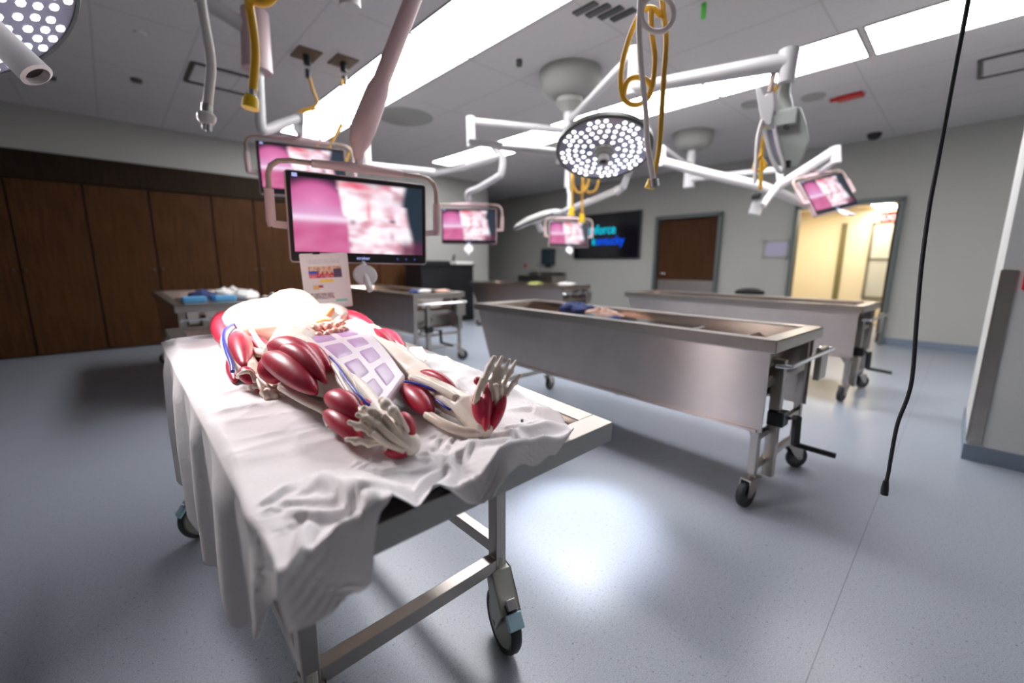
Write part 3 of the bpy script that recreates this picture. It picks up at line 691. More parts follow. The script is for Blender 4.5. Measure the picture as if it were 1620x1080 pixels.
def views(arr, di, dj):
    if di >= 0: return arr[:arr.shape[0] - dj, :arr.shape[1] - di], arr[dj:, di:]
    return arr[:arr.shape[0] - dj, -di:], arr[dj:, :di]
cons = []
for di, dj, kst in shifts:
    A, B_ = views(REST, di, dj); L0 = np.linalg.norm(B_ - A, axis=2)
    SA_, SB_ = views(slack, di, dj); L0 = L0 * (1 + .13 * (SA_ + SB_) / 2)
    cons.append((di, dj, kst, L0))
pin = np.zeros((NV + 1, NU + 1), bool)
BM = REST[:, :, 1]
pin[(X[:, :, 1] > .36) & (aa[None, :] >= 0)] = True
pin[-1, :] = True
V_ = np.zeros_like(X); X0 = X.copy(); off_ = (X[:, :, 1] < -.010) | (aa[None, :] < 0)
rng = np.random.default_rng(3)
for step in range(70):
    prev = X.copy()
    X = X + V_ * .90; X[:, :, 2] -= .00008
    for it in range(6):
        acc = np.zeros_like(X); cnt = np.zeros(X.shape[:2])
        for di, dj, kst, L0 in cons:
            A, B_ = views(X, di, dj); d_ = B_ - A; L = np.linalg.norm(d_, axis=2) + 1e-9
            corr = (d_ / L[..., None]) * ((L - L0) * .5 * kst)[..., None]
            aA, aB = views(acc, di, dj); aA += corr; aB -= corr
            cA, cB = views(cnt, di, dj); cA += 1; cB += 1
        X = X + acc / cnt[..., None] * 2.2
        X[:, :, :2] += (X0[:, :, :2] - X[:, :, :2]) * (.05 + .10 * (slack < .02))[..., None]; X[:, :, 2][off_] += (X0[:, :, 2] - X[:, :, 2])[off_] * .12
        X[pin] = X0[pin]
        ins = (X[:, :, 2] < .004) & (X[:, :, 0] > -.006) & (X[:, :, 1] > -.008)
        top_d = .004 - X[:, :, 2]; sa = X[:, :, 0] + .006; sb = X[:, :, 1] + .008
        m_top = ins & (top_d <= np.minimum(sa, sb)) | (ins & (top_d < .012) & (np.minimum(sa, sb) > .004)); m_a = ins & ~m_top & (sa <= sb); m_b = ins & ~m_top & (sa > sb)
        X[:, :, 2][m_top] = .004; X[:, :, 0][m_a] = -.006; X[:, :, 1][m_b] = -.008
        fr = m_top & (step > 12); X[:, :, 0][fr] = prev[:, :, 0][fr] * .8 + X[:, :, 0][fr] * .2; X[:, :, 1][fr] = prev[:, :, 1][fr] * .8 + X[:, :, 1][fr] * .2
    V_ = np.clip(X - prev, -.006, .006)
# fine wrinkles on the flat top from light tension folds
def ridged(x, y, z):
    n = 1 - 2 * abs(noise.noise(Vector((x, y, z)))); return n * n * (1 if n > 0 else 0)
LINES = [([(.04, .42), (.25, .40)], .004, .010), ([(.03, .62), (.14, .60)], .008, .012), ([(.0, .9), (.16, .97)], .012, .016), ([(.0, 1.22), (.14, 1.32)], .014, .016), ([(.02, 1.5), (.15, 1.43)], .018, .018), ([(.05, .75), (.15, .80)], .008, .012)]
sv = []
for j in range(NV + 1):
    for i in range(NU + 1):
        x_, y_, z_ = X[j, i]
        if x_ > .0 and y_ > .2 and aa[i] >= 0:
            k_ = smooth01((y_ - .25) / .1); wx = x_ + .03 * noise.noise(Vector((x_ * 6, y_ * 6, 20)))
            z_ += k_ * (.006 * ridged(wx * 3, y_ * 6, 2) + .003 * ridged(wx * 5, y_ * 16, 3))
            for pl, amp, sg in LINES:
                dd_ = segd((x_, y_), pl[0], pl[1])
                if dd_ < sg * 4: z_ += k_ * amp * math.exp(-dd_ / sg)
            if x_ > .60: z_ += k_ * (.018 * ridged(wx * 10, y_ * 7, 12) + .006)
        if aa[i] < 0:
            top_ = C3(0, y_, 0); sv.append(Vector((CO.x + x_, C3(0, y_, 0).y, C3(0, y_, 0).z + z_)))
        else: sv.append(C3(x_, y_, z_))
sf = [(j * (NU + 1) + i, j * (NU + 1) + i + 1, (j + 1) * (NU + 1) + i + 1, (j + 1) * (NU + 1) + i) for j in range(NV) for i in range(NU)]
sheet = build(MB().add(sv, sf), 'bed_sheet', M_sheet, smooth=True, autos=180, origin=(.5, 1.3, .85), mods=[('SOLIDIFY', dict(thickness=.002, offset=0))])
tag(sheet, 'rumpled white sheet draped over the foreground cart under the model', 'sheet')
o = build(MB().cyl((0, 0, 0), (0, 0, .006), .0034, 12), 'snap_fastener', M_dkmetal, sheet); o.location = Vector(K(826, 667, .035)) - sheet.location

# ================================================================== ANATOMICAL MODEL ON THE CART
def skin_chain(mb, pts, n=16):
    mb.tube([p for p, r in pts], [r for p, r in pts], n)
    for p, r in pts: mb.ell(p, (r, r, r), None, 14, 9)
fig = thing('anatomical_model', 'life size anatomical body model with red muscles lying on its back on the white sheet', 'anatomical model', tuple(C3(.36, .75, .01)))
body = MB()
PA = C3(.30, .93, .085); KA = K(538, 606, .07); AA = K(622, 688, .045); HA = K(647, 702, .028)
PB = C3(.49, .93, .075); KB = K(660, 592, .055); AB = K(737, 645, .05); HB = K(763, 676, .028)
skin_chain(body, [(PA, .085), (K(462, 566, .085), .078), (K(500, 588, .08), .062), (KA, .048)])
skin_chain(body, [(KA, .048), (K(570, 635, .06), .040), (K(600, 668, .05), .032), (AA, .028), (HA, .025)])
skin_chain(body, [(PB, .075), (C3(.50, .78, .065), .058), (KB, .040)])
skin_chain(body, [(KB, .040), (K(690, 618, .055), .038), (K(715, 635, .05), .034), (AB, .034), (HB, .026)])
body.ell(C3(.40, .98, .075), (.17, .11, .062), RC)
skin_chain(body, [(C3(.40, 1.0, .075), .070), (C3(.40, 1.18, .085), .095), (C3(.40, 1.36, .10), .120), (C3(.40, 1.47, .09), .085), (C3(.40, 1.56, .075), .055)])
body.ell(C3(.40, 1.30, .085), (.17, .22, .09), RC)
body.ell(C3(.40, 1.68, .080), (.072, .10, .078), RC)
SA = C3(.19, 1.42, .07); EA = K(384, 574, .05); WA = K(404, 598, .032)
skin_chain(body, [(C3(.36, 1.44, .09), .06), (SA, .055), (K(372, 540, .06), .045), (EA, .036), (K(394, 588, .04), .033), (WA, .024)])
SB = C3(.60, 1.42, .07); EB = C3(.665, 1.14, .04); WB = C3(.625, .82, .028)
skin_chain(body, [(C3(.44, 1.44, .09), .06), (SB, .055), (C3(.64, 1.28, .055), .040), (EB, .032), (C3(.65, .98, .034), .027), (WB, .020)])
# foot A and foot B: tarsal mass, five metatarsals and toes
def foot(H, A, tips, ball, rt):
    body.ell(H.lerp(A, .5), (.026, .026, .026))
    for k, (tp, bl) in enumerate(zip(tips, ball)):
        r = rt[k]; mid = H.lerp(bl, .45) + CN * .004
        body.tube([A.lerp(H, .5), mid, bl, bl.lerp(tp, .5) + CN * .003, tp], [.010, .0052, r * .75, r * .95, r * .55], 10)
        body.ell(bl, (r * 1.05,) * 3, None, 10, 8); body.ell(tp, (r * .7,) * 3, None, 10, 8); body.ell(bl.lerp(tp, .6), (r * 1.15,) * 3, None, 10, 8)
tipsA = [K(604, 633, .108), K(576, 645, .098), K(566, 656, .090), K(553, 668, .080), K(549, 695, .055)]
ballA = [K(622, 650, .095), K(602, 660, .082), K(594, 671, .074), K(587, 684, .062), K(584, 702, .042)]
foot(HA, AA, tipsA, ballA, [.0120, .0088, .0086, .0082, .0078])
tipsB = [K(782, 566, .175), K(794, 565, .172), K(806, 570, .166), K(816, 572, .160), K(823, 593, .138)]
ballB = [K(765, 603, .125), K(778, 603, .122), K(787, 607, .118), K(796, 611, .110), K(802, 622, .095)]
foot(HB, AB, tipsB, ballB, [.0102, .0080, .0080, .0076, .0072])
# hand A: palm and five splayed bony fingers
def hand(W, palm, tips, knk):
    body.ell(palm, (.030, .034, .014), RC)
    body.tube([W, palm], [.020, .022], 10)
    for tp, kn in zip(tips, knk):
        m1 = kn.lerp(tp, .45) + CN * .010; m2 = kn.lerp(tp, .78) + CN * .006
        body.tube([palm, kn, m1, m2, tp], [.012, .0105, .0095, .0088, .006], 8)
        for q, r in ((kn, .0125), (m1, .0115), (m2, .0105), (tp, .0075)): body.ell(q, (r, r, r), None, 8, 6)
pA = K(418, 610, .022)
hand(WA, pA, [K(398, 616, .008), K(424, 634, .008), K(437, 632, .008), K(450, 628, .008), K(461, 620, .008)], [K(404, 606, .02), K(418, 621, .022), K(427, 619, .024), K(434, 615, .024), K(438, 610, .022)])
pB = C3(.605, .745, .020)
hand(WB, pB, [C3(.55, .72, .008), C3(.565, .635, .008), C3(.585, .62, .008), C3(.605, .62, .008), C3(.635, .64, .008)], [C3(.575, .74, .02), C3(.585, .695, .022), C3(.598, .69, .024), C3(.612, .692, .024), C3(.625, .70, .022)])
# nose and brow of the head
body.ell(C3(.40, 1.675, .158), (.013, .022, .016), RC); body.ell(C3(.40, 1.63, .142), (.025, .012, .012), RC)
for s_ in (-1, 1): body.ell(C3(.40 + s_ * .028, 1.70, .148), (.016, .012, .010), RC); body.ell(C3(.40 + s_ * .072, 1.68, .08), (.008, .018, .03), RC)
bo = build(body, 'body', M_bone, fig, world=True, smooth=True, autos=180, mods=[('REMESH', dict(mode='VOXEL', voxel_size=.0028)), ('SMOOTH', dict(factor=.5, iterations=1))])

def muscles(name, lst, m, bend=.012):
    out = []
    for it in lst:
        a, b, r = it[0], it[1], it[2]; bd = it[3] if len(it) > 3 else bend
        o = build(MB().spindle(a, b, r, n=14, m=16, bend=CN * bd), name, m, fig, world=True, smooth=True, autos=180); out.append(o)
    return out
muscles('leg_muscle', [
    (K(426, 548, .130), K(512, 592, .112), .036, .022), (K(418, 566, .110), K(500, 622, .085), .036, .018), (K(478, 545, .140), K(523, 585, .115), .020, .010),
    (K(424, 566, .100), K(436, 603, .06), .034, .0), (K(440, 552, .145), K(516, 606, .10), .022, .026),
    (K(516, 628, .075), K(578, 668, .06), .028, .014), (K(514, 652, .05), K(572, 698, .035), .024, .008), (K(572, 632, .085), K(592, 650, .07), .013, .0),
    (K(636, 610, .05), K(684, 655, .04), .030, .006), (K(662, 600, .06), K(716, 640, .05), .014, .010), (K(664, 588, .085), K(722, 616, .075), .014, .010), (C3(.53, .90, .11), C3(.50, .62, .07), .030, .008)], M_muscle)
muscles('foot_muscle', [(K(592, 686, .05), K(642, 702, .022), .018, .0), (K(606, 668, .068), K(640, 696, .028), .016, .0), (K(786, 618, .095), K(770, 672, .035), .018, .0), (K(637, 652, .08), K(651, 700, .035), .017, .004), (K(608, 716, .022), K(652, 712, .018), .014, .0), (K(628, 690, .05), K(648, 706, .025), .012, .0),
    (K(752, 622, .10), K(768, 680, .03), .018, .0), (K(771, 606, .115), K(768, 682, .035), .013, .0), (K(800, 625, .095), K(775, 684, .025), .013, .0), (K(755, 597, .13), K(757, 608, .12), .010, .0)], M_muscle)
muscles('arm_muscle', [(K(355, 500, .075), K(360, 545, .06), .050, .01), (K(376, 528, .08), K(388, 582, .06), .034, .014), (K(366, 560, .05), K(372, 604, .02), .020, .0), (K(384, 584, .06), K(398, 606, .04), .020, .004),
    (K(402, 602, .03), K(412, 622, .014), .010, .0), (K(428, 604, .030), K(446, 613, .02), .008, .0),
    (K(390, 536, .05), K(432, 572, .03), .038, .004), (C3(.61, 1.46, .085), C3(.67, 1.14, .05), .040, .008), (C3(.672, 1.14, .045), C3(.64, .84, .035), .033, .008), (C3(.645, 1.12, .055), C3(.615, .86, .04), .026, .008)], M_muscle)
muscles('neck_muscle', [(C3(.36, 1.62, .11), C3(.38, 1.44, .13), .020, .0), (C3(.44, 1.62, .11), C3(.42, 1.44, .13), .020, .0), (C3(.355, 1.70, .12), C3(.35, 1.61, .09), .018, .0), (C3(.445, 1.70, .12), C3(.45, 1.61, .09), .018, .0)], M_muscle)
# chest shell: broad dome with a rolled lower edge
ch = MB(); c0 = K(438, 505, .105)
ch.ell(c0, (.185, .20, .085), RC, 30, 18)
for v_i, v_ in enumerate(ch.v):
    dd_ = v_ - c0; n_ = noise.noise(v_ * 7); ch.v[v_i] = c0 + dd_ * (1 + .07 * n_)
build(ch, 'chest_shell', M_cavity, fig, world=True, smooth=True, autos=180)
ch = MB().ell(K(522, 500, .085), (.085, .12, .06), RC, 24, 14)
build(ch, 'chest_shell', M_cavity, fig, world=True, smooth=True, autos=180)
rl = MB().tube([K(373, 520, .09), K(376, 540, .075), K(400, 556, .07), K(432, 562, .08), K(448, 548, .11)], [.010, .014, .014, .013, .010], 10)
build(rl, 'rib_margin', M_cavity, fig, world=True, smooth=True)
build(MB().spindle(K(512, 503, .145), K(528, 487, .145), .016), 'organ', M_liver, fig, world=True, smooth=True)
build(MB().spindle(K(495, 512, .135), K(530, 508, .135), .017), 'organ', M_liver, fig, world=True, smooth=True)
build(MB().spindle(K(525, 524, .12), K(540, 500, .12), .016), 'organ', M_bowel, fig, world=True, smooth=True)
for (xa, xb, ya, yb, am, hh, r0, n_) in ((436, 547, 541, 523, 2.5, .128, .0155, 26), (450, 541, 530, 512, 2.0, .142, .0145, 21)):
    bm_ = MB()
    for k in range(n_ + 1):
        t_ = k / n_; c_ = K(xa + (xb - xa) * t_, ya + (yb - ya) * t_ + am * math.sin(k * 1.7), hh + .004 * math.cos(k * 2.3)); q_ = r0 * (1 + .12 * math.sin(k * 2.9))
        bm_.ell(c_, (q_ * .85, q_, q_), None, 14, 10)
    build(bm_, 'bowel', M_bowel, fig, world=True, smooth=True, autos=180, mods=[('REMESH', dict(mode='VOXEL', voxel_size=.0025)), ('SMOOTH', dict(factor=.5, iterations=2))])
build(MB().tube([K(462, 541, .13), K(474, 536, .14), K(486, 546, .125)], [.008, .011, .006], 10), 'artery', M_artery, fig, world=True, smooth=True)
# vessels, tendons, ligaments
def cords(name, lst, m):
    for pts, r in lst: build(MB().tube(pts, r, 8), name, m, fig, world=True, smooth=True, autos=180)
def cat(pts, n=6):
    out = []; p = [pts[0]] + list(pts) + [pts[-1]]
    for i in range(1, len(p) - 2):
        for k in range(n):
            t_ = k / n; a, b, c, d_ = p[i - 1], p[i], p[i + 1], p[i + 2]
            out.append(.5 * ((2 * b) + (c - a) * t_ + (2 * a - 5 * b + 4 * c - d_) * t_ ** 2 + (3 * b - a - 3 * c + d_) * t_ ** 3))
    out.append(pts[-1]); return out
cords('vein', [(cat([K(378, 508, .12), K(358, 520, .115), K(354, 535, .105), K(359, 556, .09), K(366, 574, .075), K(368, 588, .06)]), .0055),
    (cat([K(384, 528, .10), K(392, 545, .09), K(393, 560, .08)]), .005),
    (cat([K(510, 555, .13), K(528, 572, .125), K(548, 600, .115), K(565, 622, .105), K(584, 641, .09)]), .0035),
    (cat([K(640, 603, .085), K(660, 607, .085), K(690, 617, .08), K(718, 626, .075)]), .0034),
    (cat([K(690, 632, .06), K(704, 643, .055), K(713, 648, .05)]), .003)], M_vessel)
cords('tendon', [(cat([K(398, 522, .10), K(414, 545, .08), K(440, 562, .07), K(460, 572, .07)]), .008),
    (cat([K(448, 548, .12), K(436, 556, .11), K(424, 570, .10), K(420, 582, .08)]), .0055), (cat([K(450, 540, .13), K(443, 560, .12), K(446, 582, .10), K(458, 602, .085)]), .006),
    (cat([K(466, 534, .12), K(492, 542, .125), K(520, 562, .12), K(545, 590, .105), K(560, 615, .09), K(568, 640, .075)]), .012),
    (cat([K(490, 548, .13), K(510, 562, .125), K(530, 582, .12), K(548, 612, .10), K(575, 655, .08)]), .0065),
    (cat([K(445, 612, .05), K(480, 632, .045), K(515, 650, .04), K(530, 672, .035)]), .011),
    (cat([K(650, 596, .09), K(690, 612, .085), K(722, 630, .075)]), .010), (cat([K(676, 655, .035), K(705, 672, .03), K(740, 684, .022), K(765, 684, .022)]), .012),
    (cat([K(524, 640, .05), K(513, 655, .04), K(520, 676, .03)]), .004),
    (cat([K(606, 657, .088), K(626, 680, .062), K(645, 703, .035)]), .0065), (cat([K(597, 670, .078), K(618, 690, .055), K(644, 708, .03)]), .0065), (cat([K(589, 685, .066), K(612, 702, .042), K(640, 713, .025)]), .0065), (cat([K(628, 650, .10), K(638, 668, .078), K(650, 690, .045)]), .005),
    (cat([K(784, 607, .125), K(786, 640, .075), K(772, 676, .035)]), .006), (cat([K(792, 609, .12), K(792, 642, .07), K(774, 682, .03)]), .006), (cat([K(764, 600, .13), K(757, 618, .11), K(752, 640, .08)]), .008),
    (cat([K(376, 596, .045), K(386, 588, .07), K(398, 590, .065), K(404, 604, .045)]), .006), (cat([K(407, 600, .05), K(414, 616, .035), K(424, 630, .015)]), .005), (cat([K(412, 600, .045), K(426, 612, .035), K(440, 622, .015)]), .005)], M_tendon)
# reflected abdominal wall: pale slab with purple muscle bellies
A0, B0, C0_, D0 = K(470, 531, .135), K(572, 515, .120), K(641, 592, .085), K(598, 654, .066)
def slabpt(u_, v_, h_=0):
    p = A0.lerp(B0, u_).lerp(D0.lerp(C0_, u_), v_); return p + CN * (.030 * math.sin(pi * min(1, v_ * 1.05)) * (1 - .5 * u_) + h_)
sl = MB(); NN = 14; th = .026; vs = []
for lay in (0, -th):
    for j in range(NN + 1):
        for i in range(NN + 1): vs.append(slabpt(i / NN, j / NN, lay - (.0 if lay == 0 else 0)))
fs = []
n1 = NN + 1; o1 = n1 * n1
for j in range(NN):
    for i in range(NN):
        a = j * n1 + i; fs.append((a, a + 1, a + 1 + n1, a + n1)); fs.append((o1 + a, o1 + a + n1, o1 + a + 1 + n1, o1 + a + 1))
    a = j * n1; fs.append((a, a + n1, o1 + a + n1, o1 + a)); a = j * n1 + NN; fs.append((a, o1 + a, o1 + a + n1, a + n1)); a = j; fs.append((a, o1 + a, o1 + a + 1, a + 1)); a = NN * n1 + j; fs.append((a, a + 1, o1 + a + 1, o1 + a))
sh = build(MB().add(vs, fs), 'abdominal_wall', M_pale, fig, world=True, smooth=True, autos=50, bevel=.006)
for (u0, u1, v0, v1) in ((.02, .41, .01, .31), (.43, .82, .01, .29), (.03, .41, .32, .57), (.43, .82, .30, .51), (.43, .82, .52, .73), (.05, .41, .58, .79), (.43, .82, .74, .96), (.08, .41, .80, .96)):
    p_ = MB(); vs = []; q = 8
    for j in range(q + 1):
        for i in range(q + 1):
            a_, b_ = i / q, j / q; e_ = (1 - (2 * a_ - 1) ** 6) * (1 - (2 * b_ - 1) ** 6)
            vs.append(slabpt(u0 + (u1 - u0) * a_, v0 + (v1 - v0) * b_, -.004 + .0056 * e_))
    for j in range(q):
        for i in range(q): a = j * (q + 1) + i; p_.f.append((a, a + 1, a + q + 2, a + q + 1))
    p_.v = vs; build(p_, 'muscle_belly', M_purple, sh, world=True, smooth=True, autos=180)

# ================================================================== MONITORS
def scol(u, v):
    # u right, v down in 0..1; the surgical picture as a video shows it
    n = lambda x, y, s, z=0: noise.noise(Vector((x * s, y * s, z)))
    # left: smooth pink dome with a bright band
    c = Vector((.60, .15, .36)); d = math.hypot((u - .17) / .26, (v - .30) / .30)
    c = c.lerp(Vector((.80, .36, .60)), max(0, 1 - d) * .9)
    if v > .50: c = Vector((.58, .13, .30)).lerp(Vector((.72, .30, .48)), .5 + .5 * n(u, v, 6))
    c = c.lerp(Vector((.92, .80, .92)), .85 * gauss(v - .53, .038)); c = c.lerp(Vector((.80, .62, .84)), .4 * gauss(v - .44, .07))
    arc = math.hypot((u - .16) / .27, (v - .42) / .42)
    c = c.lerp(Vector((.06, .04, .08)), smooth01((arc - .74) / .34) * smooth01((.50 - v) / .2) * .9)
    left = c
    m = n(u * 1.3, v, 5, 3) + .5 * n(u, v, 13, 5); c = Vector((.74, .46, .54)).lerp(Vector((.95, .90, .95)), smooth01(.55 + m * 1.5)); c = c.lerp(Vector((.60, .20, .28)), smooth01(-.12 - m) * .8)
    for (x, y, sx_, sy_, cl, st) in ((.45, .30, .10, .10, (1, .97, 1), .95), (.42, .45, .05, .14, (.98, .94, .98), .9), (.63, .38, .06, .20, (.98, .95, .98), .85), (.555, .40, .014, .14, (.86, .30, .36), .7), (.68, .20, .05, .10, (.80, .66, .74), .7), (.82, .20, .06, .09, (.50, .34, .38), .8),
        (.77, .33, .05, .07, (.88, .74, .84), .7), (.86, .50, .05, .09, (.84, .52, .58), .8), (.80, .66, .08, .05, (.90, .78, .84), .7), (.66, .80, .16, .055, (.97, .90, .95), .85), (.52, .92, .12, .05, (.90, .76, .82), .7), (.745, .52, .022, .02, (.10, .08, .14), .8), (.43, .56, .02, .03, (.22, .12, .18), .6), (.74, .74, .02, .05, (.45, .15, .25), .5), (.40, .88, .02, .05, (.42, .08, .18), .6), (.47, .05, .16, .05, (.80, .16, .24), .9), (.60, .04, .05, .02, (.5, .8, .8), .6)):
        c = c.lerp(Vector(cl), st * math.exp(-((u - x) / sx_) ** 2 * .8 - ((v - y) / sy_) ** 2 * .8))
    e = smooth01((u - .86 + .03 * math.sin(v * 5) + (.03 if v < .3 else 0)) / .06); c = c.lerp(Vector((.045, .07, .10)), e)
    c = c.lerp(Vector((.20, .06, .12)), smooth01((u - .76) / .1) * smooth01((v - .72) / .2) * .85)
    k = smooth01((u - (.355 + .05 * (1 - v) * (v < .5) * -1 + .03 * v)) / .03)
    if v < .12: k = smooth01((u - .30) / .05)
    c = left.lerp(c, k)
    c = c.lerp(Vector((.03, .03, .05)), max(0, smooth01((.03 - v) / .03)) * .7)
    return tuple(max(0, x) ** 1.35 * 1.05 for x in c)
def colgrid(name, w_, h_, nx, ny, fn, m, y=0.0):
    vs = [((i / nx - .5) * w_, y, (.5 - j / ny) * h_) for j in range(ny + 1) for i in range(nx + 1)]
    fs = [(j * (nx + 1) + i, (j + 1) * (nx + 1) + i, (j + 1) * (nx + 1) + i + 1, j * (nx + 1) + i + 1) for j in range(ny) for i in range(nx)]
    me = bpy.data.meshes.new(name); me.from_pydata(vs, [], fs); a = me.color_attributes.new('Col', 'FLOAT_COLOR', 'POINT')
    for k in range(len(vs)):
        i, j = k % (nx + 1), k // (nx + 1); a.data[k].color = (*fn(i / nx, j / ny), 1)
    me.materials.append(m); return me
scr_me = colgrid('screen', .605, .335, 90, 52, scol, M_screen)
def rr_pts(w_, h_, r, n=5):
    out = []
    for (sx_, sy_, a0) in ((1, 1, 0), (-1, 1, 90), (-1, -1, 180), (1, -1, 270)):
        for k in range(n + 1):
            a = math.radians(a0 + 90 * k / n); out.append(Vector((sx_ * (w_ / 2 - r) + r * math.cos(a), 0, sy_ * (h_ / 2 - r) + r * math.sin(a))))
    return out
def make_monitor(label):
    t = thing('surgical_monitor', label, 'monitor', group='surgical monitors on ceiling arms')
    build(MB().prism(rr_pts(.652, .410, .016), Vector((0, .045, 0))), 'casing', M_paintp, t, bevel=.003)
    build(MB().prism([p + Vector((0, -.003, 0)) for p in rr_pts(.640, .398, .010)], Vector((0, .004, 0))), 'bezel', M_black, t)
    s_ = bpy.data.objects.new('screen', scr_me); COL.objects.link(s_); s_.parent = t; s_.location = (0, -.0045, .013)
    text('stryker', (0, -.0045, -.185), (pi / 2, 0, 0), .022, M_logo, 'lettering', t, .0006, 'CENTER')
    for k in range(3):
        build(MB().cyl((.17 + .045 * k, -.003, -.178), (.17 + .045 * k, -.006, -.178), .006, 10), 'button', M_btn, t)
    build(MB().box((-.285, -.004, .185), (.022, .002, .016)), 'indicator', M_logo, t)
    # top bar, tubes and side grips of the sterile handling frame
    bar = MB().tube([(-.21, .02, .245), (0, .02, .25), (.21, .02, .245)], [.018, .024, .018], 12)
    build(bar, 'top_bar', M_paintp, t, smooth=True)
    for s in (-1, 1):
        pts = [(s * .20, .02, .246), (s * .30, .02, .246), (s * .345, .02, .238), (s * .375, .02, .215), (s * .388, .02, .18), (s * .39, .02, .10)]
        tb = build(MB().tube([Vector(p) for p in pts], .012, 10), 'frame_tube', M_tubeb, t, smooth=True)
        build(MB().tube([(s * .39, .02, .115), (s * .39, .02, -.02), (s * .385, .02, -.045)], .020, 12).bar((s * .385, .02, -.035), (s * .31, .02, -.04), .03), 'grip', M_paintp, t, smooth=True)
    build(MB().cyl((0, .02, .26), (0, .02, .33), .019, 14), 'neck', M_paintp, t, smooth=True)
    RX = Matrix.Rotation(math.radians(62), 3, 'X')
    h_ = MB().lathe([(0, .0), (.052, .0), (.058, .006), (.052, .014), (0, .016)], (0, -.035, -.262), RX, 28)
    hd_ = build(h_, 'handle_disc', M_paint, t, smooth=True)
    build(MB().cyl((0, .01, -.2), (0, -.025, -.25), .016, 12), 'handle_stem', M_paint, t, smooth=True)
    build(MB().tube([(0, -.035, -.262), (.006, -.095, -.315), (.008, -.11, -.33)], [.017, .016, .014], 14), 'handle_grip', M_paint, hd_, smooth=True)
    return t
ms = [((.929, 2.071, 1.404), (-14.2, .9, 1.9), 'large foreground monitor with the leaflet taped below its screen'),
      ((1.24, 3.794, 1.938), (-15.4, -.5, -7), 'high monitor partly hidden behind the large foreground monitor'),
      ((3.134, 4.087, 1.635), (-44, .3, 2), 'smaller monitor right of the large one, above the black console'),
      ((5.45, 4.47, 1.682), (-36, .5, -3), 'smallest monitor in front of the wall television'),
      ((5.65, 1.112, 1.952), (-22.5, -12.4, -26), 'tilted monitor above the open doorway at right')]
mon0 = make_monitor(ms[0][2]); mons = []
for i, (c, e, l) in enumerate(ms):
    m_ = mon0 if i == 0 else copy_tree(mon0)
    m_.location = c; m_.rotation_euler = tuple(math.radians(q) for q in (e[2], e[1], e[0])); m_['label'] = l; mons.append(m_)
def mpt(i, p): return mw(mons[i]) @ Vector(p)
# leaflet
def lcol(u, v):
    W_ = (.74, .72, .77); n = lambda s, z: noise.noise(Vector((u * s, v * s, z)))
    def inr(a, b, c, d): return a <= u <= b and c <= v <= d
    if inr(.14, .84, .22, .44):
        c = Vector((.45, .25, .18)); k = n(16, 1)
        c = c.lerp(Vector((.72, .52, .42)), smooth01(.5 + k))
        if u < .36 and v > .30 and v < .40: c = Vector((.02, .10, .55))
        if v > .36: c = c.lerp(Vector((.62, .08, .14)), .7)
        if v > .33 and u > .28 and u < .68 and n(20, 3) > .05: c = Vector((.40, .02, .06))
        if u > .66 and v > .28: c = Vector((.07, .05, .12))
        return tuple(c)
    if inr(.36, .64, .475, .525): return (.88, .60, .05)
    if inr(.19, .30, .57, .65): return (.70, .45, .18)
    if inr(.32, .40, .57, .62): return (.5, .08, .14)
    if inr(.12, .62, .73, .84): return tuple(Vector((.30, .22, .27)).lerp(Vector((.55, .48, .55)), smooth01(.5 + n(22, 8))))
    if inr(.66, .90, .86, .90): return (.20, .50, .48)
    if inr(.12, .82, .10, .17) and n(40, 2) > -.1: return (.60, .58, .68)
    return W_
lf = thing('leaflet', 'white printed leaflet with a group photo taped under the large monitor', 'leaflet', tuple(P(517, 444, 2.10)))
lf.rotation_euler = (math.radians(-2), math.radians(-2.5), math.radians(-20))
build(MB().prism(rr_pts(.198, .245, .006), Vector((0, .002, 0))), 'board', M_paper, lf)
po = bpy.data.objects.new('print', colgrid('print', .190, .236, 50, 60, lcol, M_print)); COL.objects.link(po); po.parent = lf; po.location = (0, -.0012, 0)
build(MB().box((-.03, .022, .115), (.03, .045, .03)), 'clip', M_black, lf)

# ================================================================== BOOMS, LAMPS
def dome(x, y, r, label, depth=.24):
    t = thing('ceiling_boom', label, 'ceiling boom', (x, y, CZ))
    build(MB().lathe([(r, 0), (r, -.05), (r * .96, -depth * .55), (r * .8, -depth * .85), (r * .52, -depth), (0, -depth)], (x, y, CZ), None, 40), 'canopy', M_dome, t, world=True, smooth=True)
    return t
boomp = lambda pts, r, n=14: MB().tube([Vector(p) for p in pts], r, n)
# dome 1: above the large table
D1 = (3.55, 2.95); t = dome(*D1, .30, 'large grey ceiling dome with stacked white swing arms above the big table')
c1 = Vector((*D1, 0))
build(MB().lathe([(0, 2.84), (.13, 2.83), (.13, 2.78), (.09, 2.74), (.07, 2.70), (0, 2.70)], (*D1, 0)), 'hub', M_dome, t, world=True, smooth=True)
build(boomp([(*D1, 2.74), (*D1, 2.30)], .058), 'column', M_paint, t, world=True, smooth=True)
a1 = build(boomp([(*D1, 2.62), (2.82, 1.79, 2.63)], .032), 'swing_arm', M_paint, t, world=True, smooth=True)
build(boomp([(2.809, 1.773, 2.67), (2.809, 1.773, 2.37)], [.036, .036]), 'elbow', M_paint, a1, world=True, smooth=True)
a2 = build(boomp([(2.809, 1.773, 2.41), (2.9, 1.5, 2.405), (3.07, .99, 2.40), (3.10, .90, 2.39)], [.040, .044, .050, .052]), 'spring_arm', M_paint, t, world=True, smooth=True)
build(boomp([(3.10, .90, 2.46), (3.10, .90, 2.28)], [.055, .045]), 'elbow', M_paint, a2, world=True, smooth=True)
a3 = build(boomp([(*D1, 2.53), (2.66, 3.41, 2.53)], .032), 'swing_arm', M_paint, t, world=True, smooth=True)
build(boomp([(2.655, 3.41, 2.57), (2.655, 3.41, 2.30)], .040), 'elbow', M_paint, a3, world=True, smooth=True)
